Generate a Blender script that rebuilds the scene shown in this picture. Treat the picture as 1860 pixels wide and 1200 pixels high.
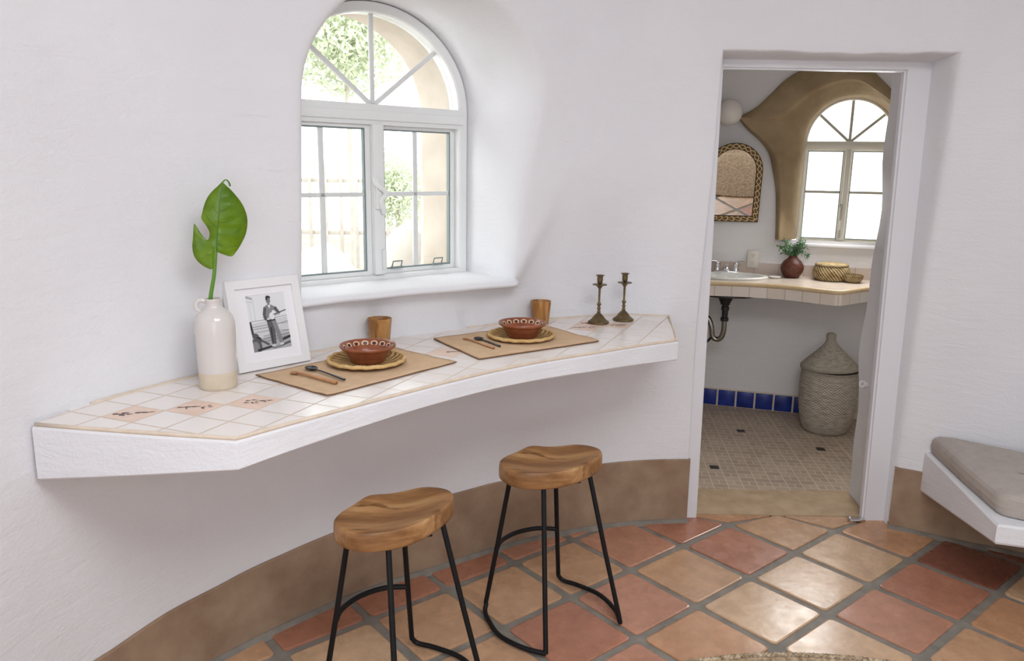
import bpy, bmesh, math, random
import numpy as np
from mathutils import Vector, Matrix, noise

for _o in list(bpy.data.objects):
    bpy.data.objects.remove(_o, do_unlink=True)
scene = bpy.context.scene
COL = scene.collection

# ------------------------------------------------------------------ camera, world, lamps, exposure
cam_data = bpy.data.cameras.new('camera')
cam_data.sensor_width = 36.0
cam_data.lens = 27.345
cam_data.clip_start = 0.05
cam = bpy.data.objects.new('camera', cam_data)
COL.objects.link(cam)
_R, _U, _F = (0.99987, 0.00326, 0.01551), (-0.01585, 0.20575, 0.97848), (0.0, 0.97860, -0.20578)
cam.matrix_world = Matrix(((_R[0], _U[0], -_F[0], 0.0), (_R[1], _U[1], -_F[1], 0.0), (_R[2], _U[2], -_F[2], 1.55), (0, 0, 0, 1)))
scene.camera = cam

world = bpy.data.worlds.new('sky')
scene.world = world
world.use_nodes = True
world.node_tree.nodes['Background'].inputs[0].default_value = (0.95, 0.98, 1.0, 1)
world.node_tree.nodes['Background'].inputs[1].default_value = 4.8

def area_lamp(name, loc, target, sx, sy, power, color=(1, 1, 1)):
    d = bpy.data.lights.new(name, 'AREA')
    d.shape = 'RECTANGLE'; d.size = sx; d.size_y = sy; d.energy = power; d.color = color
    o = bpy.data.objects.new(name, d); COL.objects.link(o)
    o.location = loc
    o.rotation_euler = (Vector(target) - Vector(loc)).to_track_quat('-Z', 'Y').to_euler()
    return o
area_lamp('skylight_daylight', (0.55, 0.55, 2.70), (0.45, 0.85, 0.0), 1.5, 1.5, 66, (0.945, 0.972, 1.0))
area_lamp('fill_behind_camera', (-0.2, -0.80, 1.45), (0.1, 3.0, 1.2), 1.6, 1.9, 24, (0.82, 0.91, 1.0))  # added soft fill from behind the camera, no opening there
area_lamp('bathroom_window_daylight', (1.975, 4.60, 1.55), (1.3, 3.0, 0.4), 0.4, 0.7, 10.0, (1.0, 0.99, 0.97))

scene.view_settings.view_transform = 'Standard'
scene.view_settings.look = 'None'
scene.view_settings.gamma = 1.0
scene.view_settings.use_curve_mapping = False
scene.view_settings.exposure = 0.0

# ------------------------------------------------------------------ materials
def new_mat(name):
    m = bpy.data.materials.new(name); m.use_nodes = True
    nt = m.node_tree
    return m, nt, nt.nodes['Principled BSDF']

def N(nt, typ, **kw):
    n = nt.nodes.new(typ)
    for k, v in kw.items():
        setattr(n, k, v)
    return n

def rgb(r, g, b):
    def f(c):
        c /= 255.0
        return c / 12.92 if c <= 0.04045 else ((c + 0.055) / 1.055) ** 2.4
    return (f(r), f(g), f(b), 1.0)

def plain(name, color, rough=0.5, metal=0.0, spec=0.5):
    m, nt, b = new_mat(name)
    b.inputs['Base Color'].default_value = color
    b.inputs['Roughness'].default_value = rough
    b.inputs['Metallic'].default_value = metal
    b.inputs['Specular IOR Level'].default_value = spec
    return m

def coords(nt, kind='Object'):
    return N(nt, 'ShaderNodeTexCoord').outputs[kind]

def world_pos(nt):
    return N(nt, 'ShaderNodeNewGeometry').outputs['Position']

def noise_tex(nt, vec, scale, detail=4, rough=0.55, dist=0.0):
    n = N(nt, 'ShaderNodeTexNoise')
    n.inputs['Scale'].default_value = scale; n.inputs['Detail'].default_value = detail
    n.inputs['Roughness'].default_value = rough; n.inputs['Distortion'].default_value = dist
    nt.links.new(vec, n.inputs['Vector'])
    return n

def ramp(nt, fac, stops):
    r = N(nt, 'ShaderNodeValToRGB')
    els = r.color_ramp.elements
    while len(els) < len(stops):
        els.new(0.5)
    for e, (p, c) in zip(els, stops):
        e.position = p; e.color = c
    nt.links.new(fac, r.inputs['Fac'])
    return r.outputs['Color']

def bump(nt, bsdf, height, strength, dist=0.01):
    b = N(nt, 'ShaderNodeBump')
    b.inputs['Strength'].default_value = strength; b.inputs['Distance'].default_value = dist
    nt.links.new(height, b.inputs['Height'])
    nt.links.new(b.outputs['Normal'], bsdf.inputs['Normal'])

def math_node(nt, op, a, b=None):
    n = N(nt, 'ShaderNodeMath', operation=op)
    for i, v in enumerate((a, b)):
        if v is None: continue
        if isinstance(v, (int, float)): n.inputs[i].default_value = v
        else: nt.links.new(v, n.inputs[i])
    return n.outputs[0]

def mix_color(nt, fac, a, b, mode='MIX'):
    n = N(nt, 'ShaderNodeMix', data_type='RGBA', blend_type=mode)
    for sock, v in ((n.inputs[0], fac), (n.inputs[6], a), (n.inputs[7], b)):
        if isinstance(v, (int, float)): sock.default_value = v
        elif isinstance(v, tuple): sock.default_value = v
        else: nt.links.new(v, sock)
    return n.outputs[2]

def mapping(nt, vec, loc=(0, 0, 0), rot=(0, 0, 0), scale=(1, 1, 1), kind='POINT'):
    m = N(nt, 'ShaderNodeMapping', vector_type=kind)
    m.inputs['Location'].default_value = loc; m.inputs['Rotation'].default_value = rot; m.inputs['Scale'].default_value = scale
    nt.links.new(vec, m.inputs['Vector'])
    return m.outputs[0]

def mottled(name, c1, c2, scale, rough=0.8, bscale=60, bstr=0.3, bdist=0.004, detail=5, spec=0.3, kind='pos'):
    m, nt, b = new_mat(name)
    v = world_pos(nt) if kind == 'pos' else coords(nt, 'Object')
    n = noise_tex(nt, v, scale, detail)
    nt.links.new(ramp(nt, n.outputs[0], [(0.32, c1), (0.68, c2)]), b.inputs['Base Color'])
    b.inputs['Roughness'].default_value = rough
    b.inputs['Specular IOR Level'].default_value = spec
    n2 = noise_tex(nt, v, bscale, 6)
    bump(nt, b, n2.outputs[0], bstr, bdist)
    return m

def plaster(name, c1, c2):
    m, nt, b = new_mat(name)
    v = world_pos(nt)
    n = noise_tex(nt, v, 2.2, 3)
    nt.links.new(ramp(nt, n.outputs[0], [(0.3, c1), (0.7, c2)]), b.inputs['Base Color'])
    b.inputs['Roughness'].default_value = 0.75
    b.inputs['Specular IOR Level'].default_value = 0.25
    fine = noise_tex(nt, v, 110, 4).outputs[0]
    # trowel marks: stretched in one direction
    tv = mapping(nt, v, rot=(0.2, 0.1, 0.4), scale=(7, 7, 26))
    trowel = noise_tex(nt, tv, 1.0, 5, 0.6, 0.6).outputs[0]
    h = math_node(nt, 'ADD', math_node(nt, 'MULTIPLY', fine, 0.35), trowel)
    bump(nt, b, h, 0.38, 0.010)
    return m

M_PLASTER = plaster('white_plaster', (0.785, 0.778, 0.80, 1), (0.825, 0.82, 0.838, 1))
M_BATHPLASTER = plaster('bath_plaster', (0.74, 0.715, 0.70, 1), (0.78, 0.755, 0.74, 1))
M_BASE = mottled('brown_cement', rgb(144, 118, 96), rgb(166, 142, 118), 9, 0.8, 70, 0.25)
M_TAN = mottled('tan_stucco', rgb(180, 168, 154), rgb(198, 186, 172), 6, 0.9, 40, 0.4)
M_THRESH = mottled('tan_cement', rgb(172, 146, 116), rgb(192, 166, 134), 12, 0.6, 50, 0.15)
M_BROWN = mottled('earth_plaster', rgb(146, 124, 94), rgb(168, 146, 114), 7, 0.8, 40, 0.5, 0.006)
M_TRIM = plain('painted_trim', (0.80, 0.79, 0.815, 1), 0.4)
M_VINYL = plain('white_vinyl', (0.82, 0.83, 0.82, 1), 0.35)
M_VINYL_B = plain('almond_vinyl', rgb(222, 217, 202), 0.35)
M_GASKET = plain('grey_gasket', rgb(120, 132, 132), 0.5)
M_CHROME = plain('chrome', (0.75, 0.75, 0.76, 1), 0.12, 1.0)
M_BLACKIRON = plain('black_iron', (0.008, 0.008, 0.009, 1), 0.5, 0.0, 0.25)
M_GROUT = mottled('grey_grout', rgb(124, 119, 111), rgb(148, 142, 132), 14, 0.6, 90, 0.3)

def saltillo():
    m, nt, b = new_mat('terracotta_tile')
    a = N(nt, 'ShaderNodeVertexColor', layer_name='tile').outputs[0]
    v = world_pos(nt)
    n1 = noise_tex(nt, v, 6, 4, 0.6, 0.4).outputs[0]
    n2 = noise_tex(nt, v, 30, 5).outputs[0]
    shade = ramp(nt, n1, [(0.25, (0.82, 0.80, 0.78, 1)), (0.75, (1.15, 1.17, 1.16, 1))])
    c = mix_color(nt, 1.0, a, shade, 'MULTIPLY')
    shade2 = ramp(nt, n2, [(0.3, (0.9, 0.9, 0.9, 1)), (0.7, (1.06, 1.06, 1.06, 1))])
    c = mix_color(nt, 1.0, c, shade2, 'MULTIPLY')
    nt.links.new(c, b.inputs['Base Color'])
    r = ramp(nt, noise_tex(nt, v, 12, 5).outputs[0], [(0.3, (0.20, 0.20, 0.20, 1)), (0.7, (0.33, 0.33, 0.33, 1))])
    nt.links.new(r, b.inputs['Roughness'])
    b.inputs['Specular IOR Level'].default_value = 0.5
    bump(nt, b, noise_tex(nt, v, 9, 3).outputs[0], 0.15, 0.01)
    return m
M_SALTILLO = saltillo()

def counter_tile():
    m, nt, b = new_mat('cream_counter_tile')
    v = mapping(nt, world_pos(nt), loc=(-0.988, 1.789, 0), rot=(0, 0, math.radians(-21.7)), kind='TEXTURE')
    br = N(nt, 'ShaderNodeTexBrick', offset=0.0, squash=1.0)
    br.inputs['Color1'].default_value = rgb(243, 236, 231); br.inputs['Color2'].default_value = rgb(238, 229, 223)
    br.inputs['Mortar'].default_value = rgb(214, 196, 178)
    br.inputs['Scale'].default_value = 1.0; br.inputs['Mortar Size'].default_value = 0.0028; br.inputs['Mortar Smooth'].default_value = 0.3
    br.inputs['Brick Width'].default_value = 0.1; br.inputs['Row Height'].default_value = 0.1
    nt.links.new(v, br.inputs['Vector'])
    nt.links.new(br.outputs['Color'], b.inputs['Base Color'])
    rr = math_node(nt, 'ADD', math_node(nt, 'MULTIPLY', br.outputs['Fac'], 0.5), 0.22)
    nt.links.new(rr, b.inputs['Roughness'])
    inv = math_node(nt, 'SUBTRACT', 1.0, br.outputs['Fac'])
    bump(nt, b, inv, 0.5, 0.002)
    return m
M_CTILE = counter_tile()
M_CGROUT = mottled('tan_grout', rgb(214, 196, 176), rgb(226, 210, 192), 30, 0.8, 150, 0.3)
M_DECOR = mottled('pink_tile', rgb(232, 200, 180), rgb(238, 212, 194), 20, 0.3, 200, 0.05)
M_MOTIF = plain('dark_glaze', rgb(92, 62, 58), 0.35)

def uv_tile(name, c1, c2, grout, w, h, mortar=0.003, rough=0.25, off=0.0):
    m, nt, b = new_mat(name)
    br = N(nt, 'ShaderNodeTexBrick', offset=off, squash=1.0)
    br.inputs['Color1'].default_value = c1; br.inputs['Color2'].default_value = c2; br.inputs['Mortar'].default_value = grout
    br.inputs['Scale'].default_value = 1.0; br.inputs['Mortar Size'].default_value = mortar
    br.inputs['Brick Width'].default_value = w; br.inputs['Row Height'].default_value = h
    nt.links.new(coords(nt, 'UV'), br.inputs['Vector'])
    nt.links.new(br.outputs['Color'], b.inputs['Base Color'])
    b.inputs['Roughness'].default_value = rough
    bump(nt, b, math_node(nt, 'SUBTRACT', 1.0, br.outputs['Fac']), 0.4, 0.002)
    return m
M_VFRONT = uv_tile('pale_wall_tile', rgb(214, 198, 182), rgb(226, 216, 206), rgb(196, 178, 158), 0.1, 0.5)
M_SPLASH = uv_tile('beige_wall_tile', rgb(196, 176, 162), rgb(204, 190, 178), rgb(182, 158, 138), 0.15, 0.5)
M_VTOP = mottled('tan_tile_edge', rgb(200, 172, 132), rgb(214, 190, 152), 14, 0.22, 60, 0.05)
M_VTOPTILE = mottled('beige_top_tile', rgb(200, 186, 172), rgb(212, 198, 184), 14, 0.18, 60, 0.05)

def mosaic():
    m, nt, b = new_mat('mosaic_floor_tile')
    v = mapping(nt, world_pos(nt), loc=(1.359, 4.756, 0), rot=(0, 0, math.radians(-5.75)), kind='TEXTURE')
    def brick(w, h, off, mortar, c1, c2, gr):
        br = N(nt, 'ShaderNodeTexBrick', offset=off, squash=0.5, squash_frequency=2)
        br.inputs['Color1'].default_value = c1; br.inputs['Color2'].default_value = c2; br.inputs['Mortar'].default_value = gr
        br.inputs['Scale'].default_value = 1.0; br.inputs['Mortar Size'].default_value = mortar
        br.inputs['Brick Width'].default_value = w; br.inputs['Row Height'].default_value = h
        nt.links.new(v, br.inputs['Vector'])
        return br
    gr = rgb(206, 186, 162)
    a = brick(0.075, 0.0495, 0.0, 0.0030, rgb(164, 146, 128), rgb(182, 164, 144), gr)
    s = N(nt, 'ShaderNodeTexBrick', offset=0.0)
    s.inputs['Color1'].default_value = (0, 0, 0, 1); s.inputs['Color2'].default_value = (0, 0, 0, 1); s.inputs['Mortar'].default_value = (1, 1, 1, 1)
    s.inputs['Scale'].default_value = 1.0; s.inputs['Mortar Size'].default_value = 0.0035
    s.inputs['Brick Width'].default_value = 0.297; s.inputs['Row Height'].default_value = 0.297
    nt.links.new(v, s.inputs['Vector'])
    c = mix_color(nt, s.outputs['Fac'], a.outputs['Color'], rgb(204, 182, 156))
    n = noise_tex(nt, world_pos(nt), 5, 4).outputs[0]
    sh = ramp(nt, n, [(0.3, (0.88, 0.88, 0.88, 1)), (0.7, (1.06, 1.06, 1.06, 1))])
    nt.links.new(mix_color(nt, 1.0, c, sh, 'MULTIPLY'), b.inputs['Base Color'])
    b.inputs['Roughness'].default_value = 0.5
    bump(nt, b, math_node(nt, 'SUBTRACT', 1.0, a.outputs['Fac']), 0.3, 0.002)
    return m
M_MOSAIC = mosaic()
M_BLACKTILE = plain('black_tile', (0.012, 0.010, 0.010, 1), 0.4)

def blue_tile():
    m, nt, b = new_mat('cobalt_tile')
    n = noise_tex(nt, world_pos(nt), 8, 3).outputs[0]
    nt.links.new(ramp(nt, n, [(0.3, rgb(14, 24, 92)), (0.7, rgb(30, 58, 150))]), b.inputs['Base Color'])
    b.inputs['Roughness'].default_value = 0.25
    return m
M_BLUE = blue_tile()

def glass(name, gloss=0.05):
    m, nt, b = new_mat(name)
    nt.nodes.remove(b)
    t = N(nt, 'ShaderNodeBsdfTransparent'); t.inputs[0].default_value = (0.97, 0.985, 0.98, 1)
    g = N(nt, 'ShaderNodeBsdfGlossy'); g.inputs['Roughness'].default_value = 0.02
    mx = N(nt, 'ShaderNodeMixShader'); mx.inputs[0].default_value = gloss
    nt.links.new(t.outputs[0], mx.inputs[1]); nt.links.new(g.outputs[0], mx.inputs[2])
    nt.links.new(mx.outputs[0], nt.nodes['Material Output'].inputs[0])
    return m
M_GLASS = glass('window_glass')

def frosted():
    m, nt, b = new_mat('frosted_glass')
    nt.nodes.remove(b)
    t = N(nt, 'ShaderNodeBsdfTranslucent'); t.inputs[0].default_value = (0.93, 0.925, 0.90, 1)
    d = N(nt, 'ShaderNodeBsdfDiffuse'); d.inputs[0].default_value = (0.9, 0.9, 0.88, 1)
    mx = N(nt, 'ShaderNodeMixShader'); mx.inputs[0].default_value = 0.1
    nt.links.new(t.outputs[0], mx.inputs[1]); nt.links.new(d.outputs[0], mx.inputs[2])
    nt.links.new(mx.outputs[0], nt.nodes['Material Output'].inputs[0])
    return m
M_FROST = frosted()

def wood(name, c1, c2, c3, scale=1.0, rough=0.45, axis=(1, 0, 0), dark=0.0):
    m, nt, b = new_mat(name)
    v = coords(nt, 'Object')
    sv = mapping(nt, v, scale=(scale * (2 if axis[0] else 14), scale * (2 if axis[1] else 14), scale * (2 if axis[2] else 14)))
    n0 = noise_tex(nt, sv, 2.0, 5, 0.6, 1.2).outputs[0]
    w = N(nt, 'ShaderNodeTexWave', wave_type='BANDS', bands_direction='Y' if not axis[1] else 'X')
    w.inputs['Scale'].default_value = 0.30; w.inputs['Distortion'].default_value = 9.0; w.inputs['Detail'].default_value = 3.0
    w.inputs['Detail Scale'].default_value = 1.0
    nt.links.new(sv, w.inputs['Vector'])
    f = math_node(nt, 'ADD', math_node(nt, 'MULTIPLY', w.outputs['Fac'], 0.30), math_node(nt, 'MULTIPLY', n0, 0.75))
    col = ramp(nt, f, [(0.22, c1), (0.52, c2), (0.80, c3)])
    fl = noise_tex(nt, mapping(nt, v, scale=(scale * (5 if axis[0] else 90), scale * (5 if axis[1] else 90), scale * (5 if axis[2] else 90))), 1.0, 3, 0.6, 0.5).outputs[0]
    col = mix_color(nt, 1.0, col, ramp(nt, fl, [(0.3, (0.78, 0.74, 0.70, 1)), (0.6, (1.05, 1.05, 1.05, 1))]), 'MULTIPLY')
    k = noise_tex(nt, mapping(nt, v, scale=(6, 22, 6)), 1.3, 2).outputs[0]
    kn = ramp(nt, k, [(0.26, (0.45, 0.36, 0.28, 1)), (0.36, (1, 1, 1, 1))])
    nt.links.new(mix_color(nt, 1.0, col, kn, 'MULTIPLY'), b.inputs['Base Color'])
    b.inputs['Roughness'].default_value = rough
    bump(nt, b, f, 0.08, 0.004)
    return m
M_SEAT = wood('mango_wood', rgb(120, 80, 46), rgb(166, 121, 77), rgb(198, 155, 107), 0.7, 0.42)
M_CUP = wood('olive_wood', rgb(118, 74, 32), rgb(176, 124, 66), rgb(200, 152, 92), 2.4, 0.4, (0, 0, 1))
M_SPOON = wood('spoon_wood', rgb(160, 106, 60), rgb(190, 136, 86), rgb(204, 154, 104), 3, 0.5)
M_BLACKSPOON = plain('black_lacquer', (0.016, 0.015, 0.018, 1), 0.3)

def linen(name, c1, c2):
    m, nt, b = new_mat(name)
    v = coords(nt, 'Object')
    n = noise_tex(nt, v, 18, 4).outputs[0]
    nt.links.new(ramp(nt, n, [(0.3, c1), (0.7, c2)]), b.inputs['Base Color'])
    b.inputs['Roughness'].default_value = 0.95; b.inputs['Specular IOR Level'].default_value = 0.1
    ck = noise_tex(nt, v, 420, 2).outputs[0]
    bump(nt, b, ck, 0.4, 0.002)
    return m
M_MAT = linen('tan_linen', rgb(204, 172, 138), rgb(216, 186, 154))
M_CUSHION = linen('taupe_fabric', rgb(176, 166, 158), rgb(188, 178, 170))
M_MATEDGE = plain('brown_stitch', rgb(128, 92, 62), 0.9)

def woven(name, c1, c2, su, sv, diag=0.0, bstr=0.8, rough=0.8, dist=0.004):
    m, nt, b = new_mat(name)
    uv = coords(nt, 'UV')
    sep = N(nt, 'ShaderNodeSeparateXYZ'); nt.links.new(uv, sep.inputs[0])
    u = math_node(nt, 'MULTIPLY', sep.outputs[0], su); vv = math_node(nt, 'MULTIPLY', sep.outputs[1], sv)
    u2 = math_node(nt, 'ADD', u, math_node(nt, 'MULTIPLY', vv, diag))
    s1 = math_node(nt, 'SINE', math_node(nt, 'MULTIPLY', u2, 6.28318))
    s2 = math_node(nt, 'SINE', math_node(nt, 'MULTIPLY', vv, 6.28318))
    h = math_node(nt, 'MULTIPLY', s1, s2) if diag == 0 else s1
    nz = noise_tex(nt, mapping(nt, uv, scale=(su * 0.4, sv * 1.5, 1)), 1.0, 3).outputs[0]
    f = math_node(nt, 'ADD', math_node(nt, 'MULTIPLY', h, 0.28), nz)
    nt.links.new(ramp(nt, f, [(0.22, c1), (0.75, c2)]), b.inputs['Base Color'])
    b.inputs['Roughness'].default_value = rough; b.inputs['Specular IOR Level'].default_value = 0.2
    bump(nt, b, h, bstr, dist)
    return m
M_HAMPER = woven('grey_seagrass', rgb(138, 128, 114), rgb(204, 194, 178), 46, 34, 0.0, 0.5)
M_BASKET = woven('striped_basketry', rgb(104, 78, 46), rgb(206, 184, 140), 34, 4, 2.0, 0.7)
M_PALM = woven('palm_basketry', rgb(150, 108, 56), rgb(214, 178, 124), 26, 5, 0.6, 0.9)
M_PALMRIM = mottled('palm_rim', rgb(196, 156, 96), rgb(222, 188, 134), 40, 0.8, 120, 0.5)
M_JUTE = mottled('jute_braid', rgb(140, 116, 90), rgb(206, 184, 154), 55, 0.95, 160, 0.6)
M_VASE = mottled('brown_speckled_clay', rgb(74, 40, 30), rgb(102, 58, 44), 60, 0.35, 200, 0.3)

def clay():
    m, nt, b = new_mat('red_clay')
    v = coords(nt, 'Object')
    n = noise_tex(nt, v, 26, 4).outputs[0]
    nt.links.new(ramp(nt, n, [(0.3, rgb(128, 68, 42)), (0.7, rgb(156, 90, 60))]), b.inputs['Base Color'])
    b.inputs['Roughness'].default_value = 0.22
    return m
M_CLAY = clay()
M_CREAM = plain('cream_slip', rgb(226, 198, 166), 0.3)
M_DARKDOT = plain('dark_slip', rgb(58, 34, 24), 0.3)
M_GLAZE = plain('white_glaze', rgb(214, 207, 202), 0.12)
M_RAWCLAY = mottled('raw_stoneware', rgb(206, 190, 166), rgb(214, 200, 178), 30, 0.8, 200, 0.2)
M_BRONZE = mottled('aged_brass', rgb(92, 78, 54), rgb(126, 108, 74), 40, 0.45, 150, 0.3, kind='obj')
for _n in M_BRONZE.node_tree.nodes:
    if _n.type == 'BSDF_PRINCIPLED': _n.inputs['Metallic'].default_value = 0.55
M_PORCELAIN = plain('porcelain', rgb(226, 224, 218), 0.1)
M_PLATE = plain('ivory_plastic', rgb(216, 208, 196), 0.35)
M_SLOT = plain('dark_slot', rgb(60, 56, 52), 0.5)
M_MIRROR = plain('mirror_glass', (0.9, 0.9, 0.9, 1), 0.015, 1.0)
M_FRAMEWHITE = plain('white_wood_frame', rgb(238, 236, 236), 0.35)
M_MATBOARD = plain('white_matboard', rgb(240, 238, 240), 0.9)
M_GLOBE = plain('opal_glass', rgb(232, 226, 218), 0.1)
M_DRAINBLACK = plain('black_pipe', (0.018, 0.016, 0.015, 1), 0.4)
M_DRAINMETAL = plain('steel_pipe', rgb(150, 144, 134), 0.25, 1.0)

def leaf_mat(name, c1, c2, rough=0.35, kind='Object', trans=0.25):
    m, nt, b = new_mat(name)
    n = noise_tex(nt, coords(nt, kind), 14, 3).outputs[0]
    nt.links.new(ramp(nt, n, [(0.3, c1), (0.7, c2)]), b.inputs['Base Color'])
    b.inputs['Roughness'].default_value = rough
    t = N(nt, 'ShaderNodeBsdfTranslucent'); t.inputs[0].default_value = c2
    mx = N(nt, 'ShaderNodeMixShader'); mx.inputs[0].default_value = trans
    nt.links.new(b.outputs[0], mx.inputs[1]); nt.links.new(t.outputs[0], mx.inputs[2])
    nt.links.new(mx.outputs[0], nt.nodes['Material Output'].inputs[0])
    return m
M_LEAF = leaf_mat('green_leaf', rgb(84, 124, 8), rgb(126, 158, 22), 0.3)
M_LEAFVEIN = plain('leaf_vein', rgb(66, 118, 22), 0.4)
M_STEM = plain('green_stem', rgb(92, 138, 40), 0.4)
M_SPRIG = leaf_mat('sage_sprig', rgb(78, 112, 84), rgb(128, 160, 122), 0.6)
M_SHRUB = leaf_mat('garden_foliage', rgb(174, 182, 152), rgb(202, 208, 182), 0.6)
M_BARK = mottled('grey_bark', rgb(160, 152, 142), rgb(178, 170, 160), 8, 0.9)
M_SAND = mottled('pale_sand', rgb(126, 118, 106), rgb(152, 143, 130), 1.2, 0.95)
M_ROCK = mottled('pale_rock', rgb(156, 150, 142), rgb(182, 176, 168), 4, 0.95)

def braided_frame():
    m, nt, b = new_mat('carved_brass_frame')
    uv = coords(nt, 'UV')
    sep = N(nt, 'ShaderNodeSeparateXYZ'); nt.links.new(uv, sep.inputs[0])
    u = math_node(nt, 'MULTIPLY', sep.outputs[0], 6.28318 / 0.075)
    s1 = math_node(nt, 'SINE', u)
    v = math_node(nt, 'MULTIPLY', math_node(nt, 'SUBTRACT', sep.outputs[1], 0.5), 2.6)
    d1 = math_node(nt, 'ABSOLUTE', math_node(nt, 'SUBTRACT', v, s1))
    d2 = math_node(nt, 'ABSOLUTE', math_node(nt, 'ADD', v, s1))
    dm = math_node(nt, 'MINIMUM', d1, d2)
    nt.links.new(ramp(nt, dm, [(0.14, rgb(214, 190, 140)), (0.32, rgb(84, 58, 28)), (0.8, rgb(104, 76, 38))]), b.inputs['Base Color'])
    b.inputs['Roughness'].default_value = 0.4; b.inputs['Metallic'].default_value = 0.2
    return m
M_CARVED = braided_frame()
M_DARKWOOD = plain('dark_wood_edge', rgb(58, 38, 22), 0.4)

# ------------------------------------------------------------------ helpers
def tag(o, label=None, cat=None, group=None, kind=None):
    if label: o['label'] = label
    if cat: o['category'] = cat
    if group: o['group'] = group
    if kind: o['kind'] = kind
    return o

def thing(name, label, cat, loc=(0, 0, 0), rotz=0.0, group=None, kind=None):
    o = bpy.data.objects.new(name, None)
    o.empty_display_size = 0.05
    COL.objects.link(o)
    o.location = loc; o.rotation_euler = (0, 0, rotz)
    tag(o, label, cat, group, kind)
    return o

def root_matrix(o):
    return Matrix.Translation(o.location) @ o.rotation_euler.to_matrix().to_4x4()

class MB:
    def __init__(self):
        self.v = []; self.f = []; self.mi = []; self.uv = []
    def add(self, vs, fs, mi=0, uvs=None):
        o = len(self.v)
        self.v += [tuple(p) for p in vs]
        for k, f in enumerate(fs):
            self.f.append(tuple(i + o for i in f)); self.mi.append(mi)
            self.uv.append(uvs[k] if uvs else None)
        return self
    def box(self, c, s, bev=0.0, rot=None, mi=0, seg=2):
        bm = bmesh.new()
        bmesh.ops.create_cube(bm, size=1.0)
        bmesh.ops.scale(bm, vec=s, verts=bm.verts)
        if bev > 0:
            bmesh.ops.bevel(bm, geom=list(bm.edges), offset=bev, segments=seg, profile=0.5, affect='EDGES')
        if rot is not None:
            bmesh.ops.transform(bm, matrix=rot.to_4x4(), verts=bm.verts)
        bmesh.ops.translate(bm, vec=c, verts=bm.verts)
        bm.verts.index_update()
        self.add([v.co[:] for v in bm.verts], [[v.index for v in f.verts] for f in bm.faces], mi)
        bm.free()
        return self
    def bar(self, a, b, w, h, up=(0, 0, 1), bev=0.0, mi=0):
        """straight bar of width w and height h from a to b"""
        a = Vector(a); b = Vector(b); d = (b - a); L = d.length; x = d.normalized()
        z = Vector(up); y = z.cross(x).normalized(); z = x.cross(y)
        rot = Matrix((x, y, z)).transposed()
        return self.box((a + b) / 2, (L, w, h), bev, rot, mi)
    def tube(self, pts, r, n=10, closed=False, mi=0, squash=None):
        pts = [Vector(p) for p in pts]; m = len(pts)
        rs = r if isinstance(r, (list, tuple)) else [r] * m
        T = []
        for i in range(m):
            if closed: t = pts[(i + 1) % m] - pts[i - 1]
            else: t = pts[min(i + 1, m - 1)] - pts[max(i - 1, 0)]
            T.append(t.normalized())
        up = Vector((0, 0, 1)) if abs(T[0].z) < 0.9 else Vector((1, 0, 0))
        nrm = (up - T[0] * up.dot(T[0])).normalized()
        vs = []; L = 0.0; Ls = []
        for i in range(m):
            if i: L += (pts[i] - pts[i - 1]).length
            Ls.append(L)
            nrm = (nrm - T[i] * nrm.dot(T[i])).normalized()
            bn = T[i].cross(nrm)
            for k in range(n):
                a = 2 * math.pi * k / n
                sq = squash if squash else 1.0
                vs.append(pts[i] + (nrm * math.cos(a) * sq + bn * math.sin(a)) * rs[i])
        fs = []; uvs = []
        for i in range(m if closed else m - 1):
            j = (i + 1) % m
            for k in range(n):
                l = (k + 1) % n
                fs.append((i * n + k, i * n + l, j * n + l, j * n + k))
                u0, u1 = Ls[i], Ls[i + 1] if i + 1 < m else L
                uvs.append(((u0, k / n), (u0, (k + 1) / n), (u1, (k + 1) / n), (u1, k / n)))
        if not closed:
            fs.append(tuple(range(n - 1, -1, -1))); uvs.append(None)
            fs.append(tuple((m - 1) * n + k for k in range(n))); uvs.append(None)
        return self.add(vs, fs, mi, uvs)
    def lathe(self, prof, n=40, c=(0, 0, 0), mi=0, lobes=0, amp=0.0, sx=1.0, sy=1.0):
        vs = []; fs = []; uvs = []; m = len(prof)
        for r, z in prof:
            for k in range(n):
                a = 2 * math.pi * k / n
                rr = r * (1 + amp * math.cos(lobes * a)) if lobes else r
                vs.append((c[0] + rr * math.cos(a) * sx, c[1] + rr * math.sin(a) * sy, c[2] + z))
        for i in range(m - 1):
            for k in range(n):
                l = (k + 1) % n
                fs.append((i * n + k, i * n + l, (i + 1) * n + l, (i + 1) * n + k))
                uvs.append(((k / n, i / (m - 1)), ((k + 1) / n, i / (m - 1)), ((k + 1) / n, (i + 1) / (m - 1)), (k / n, (i + 1) / (m - 1))))
        if prof[0][0] > 1e-6: fs.append(tuple(range(n - 1, -1, -1))); uvs.append(None)
        if prof[-1][0] > 1e-6: fs.append(tuple((m - 1) * n + k for k in range(n))); uvs.append(None)
        return self.add(vs, fs, mi, uvs)
    def prism(self, poly, z0, z1, mi=0, mi_side=None):
        """polygon extruded along z; z0 may be a list with one value per corner"""
        n = len(poly)
        zb = z0 if isinstance(z0, (list, tuple)) else [z0] * n
        vs = [(p[0], p[1], zb[i]) for i, p in enumerate(poly)] + [(p[0], p[1], z1) for p in poly]
        self.add(vs, [tuple(range(n - 1, -1, -1)), tuple(range(n, 2 * n))], mi)
        o = len(self.v) - 2 * n; L = 0.0
        for i in range(n):
            j = (i + 1) % n
            dl = math.dist(poly[i][:2], poly[j][:2])
            self.f.append((o + i, o + j, o + n + j, o + n + i)); self.mi.append(mi if mi_side is None else mi_side)
            self.uv.append(((L, zb[i]), (L + dl, zb[j]), (L + dl, z1), (L, z1)))
            L += dl
        return self
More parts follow.
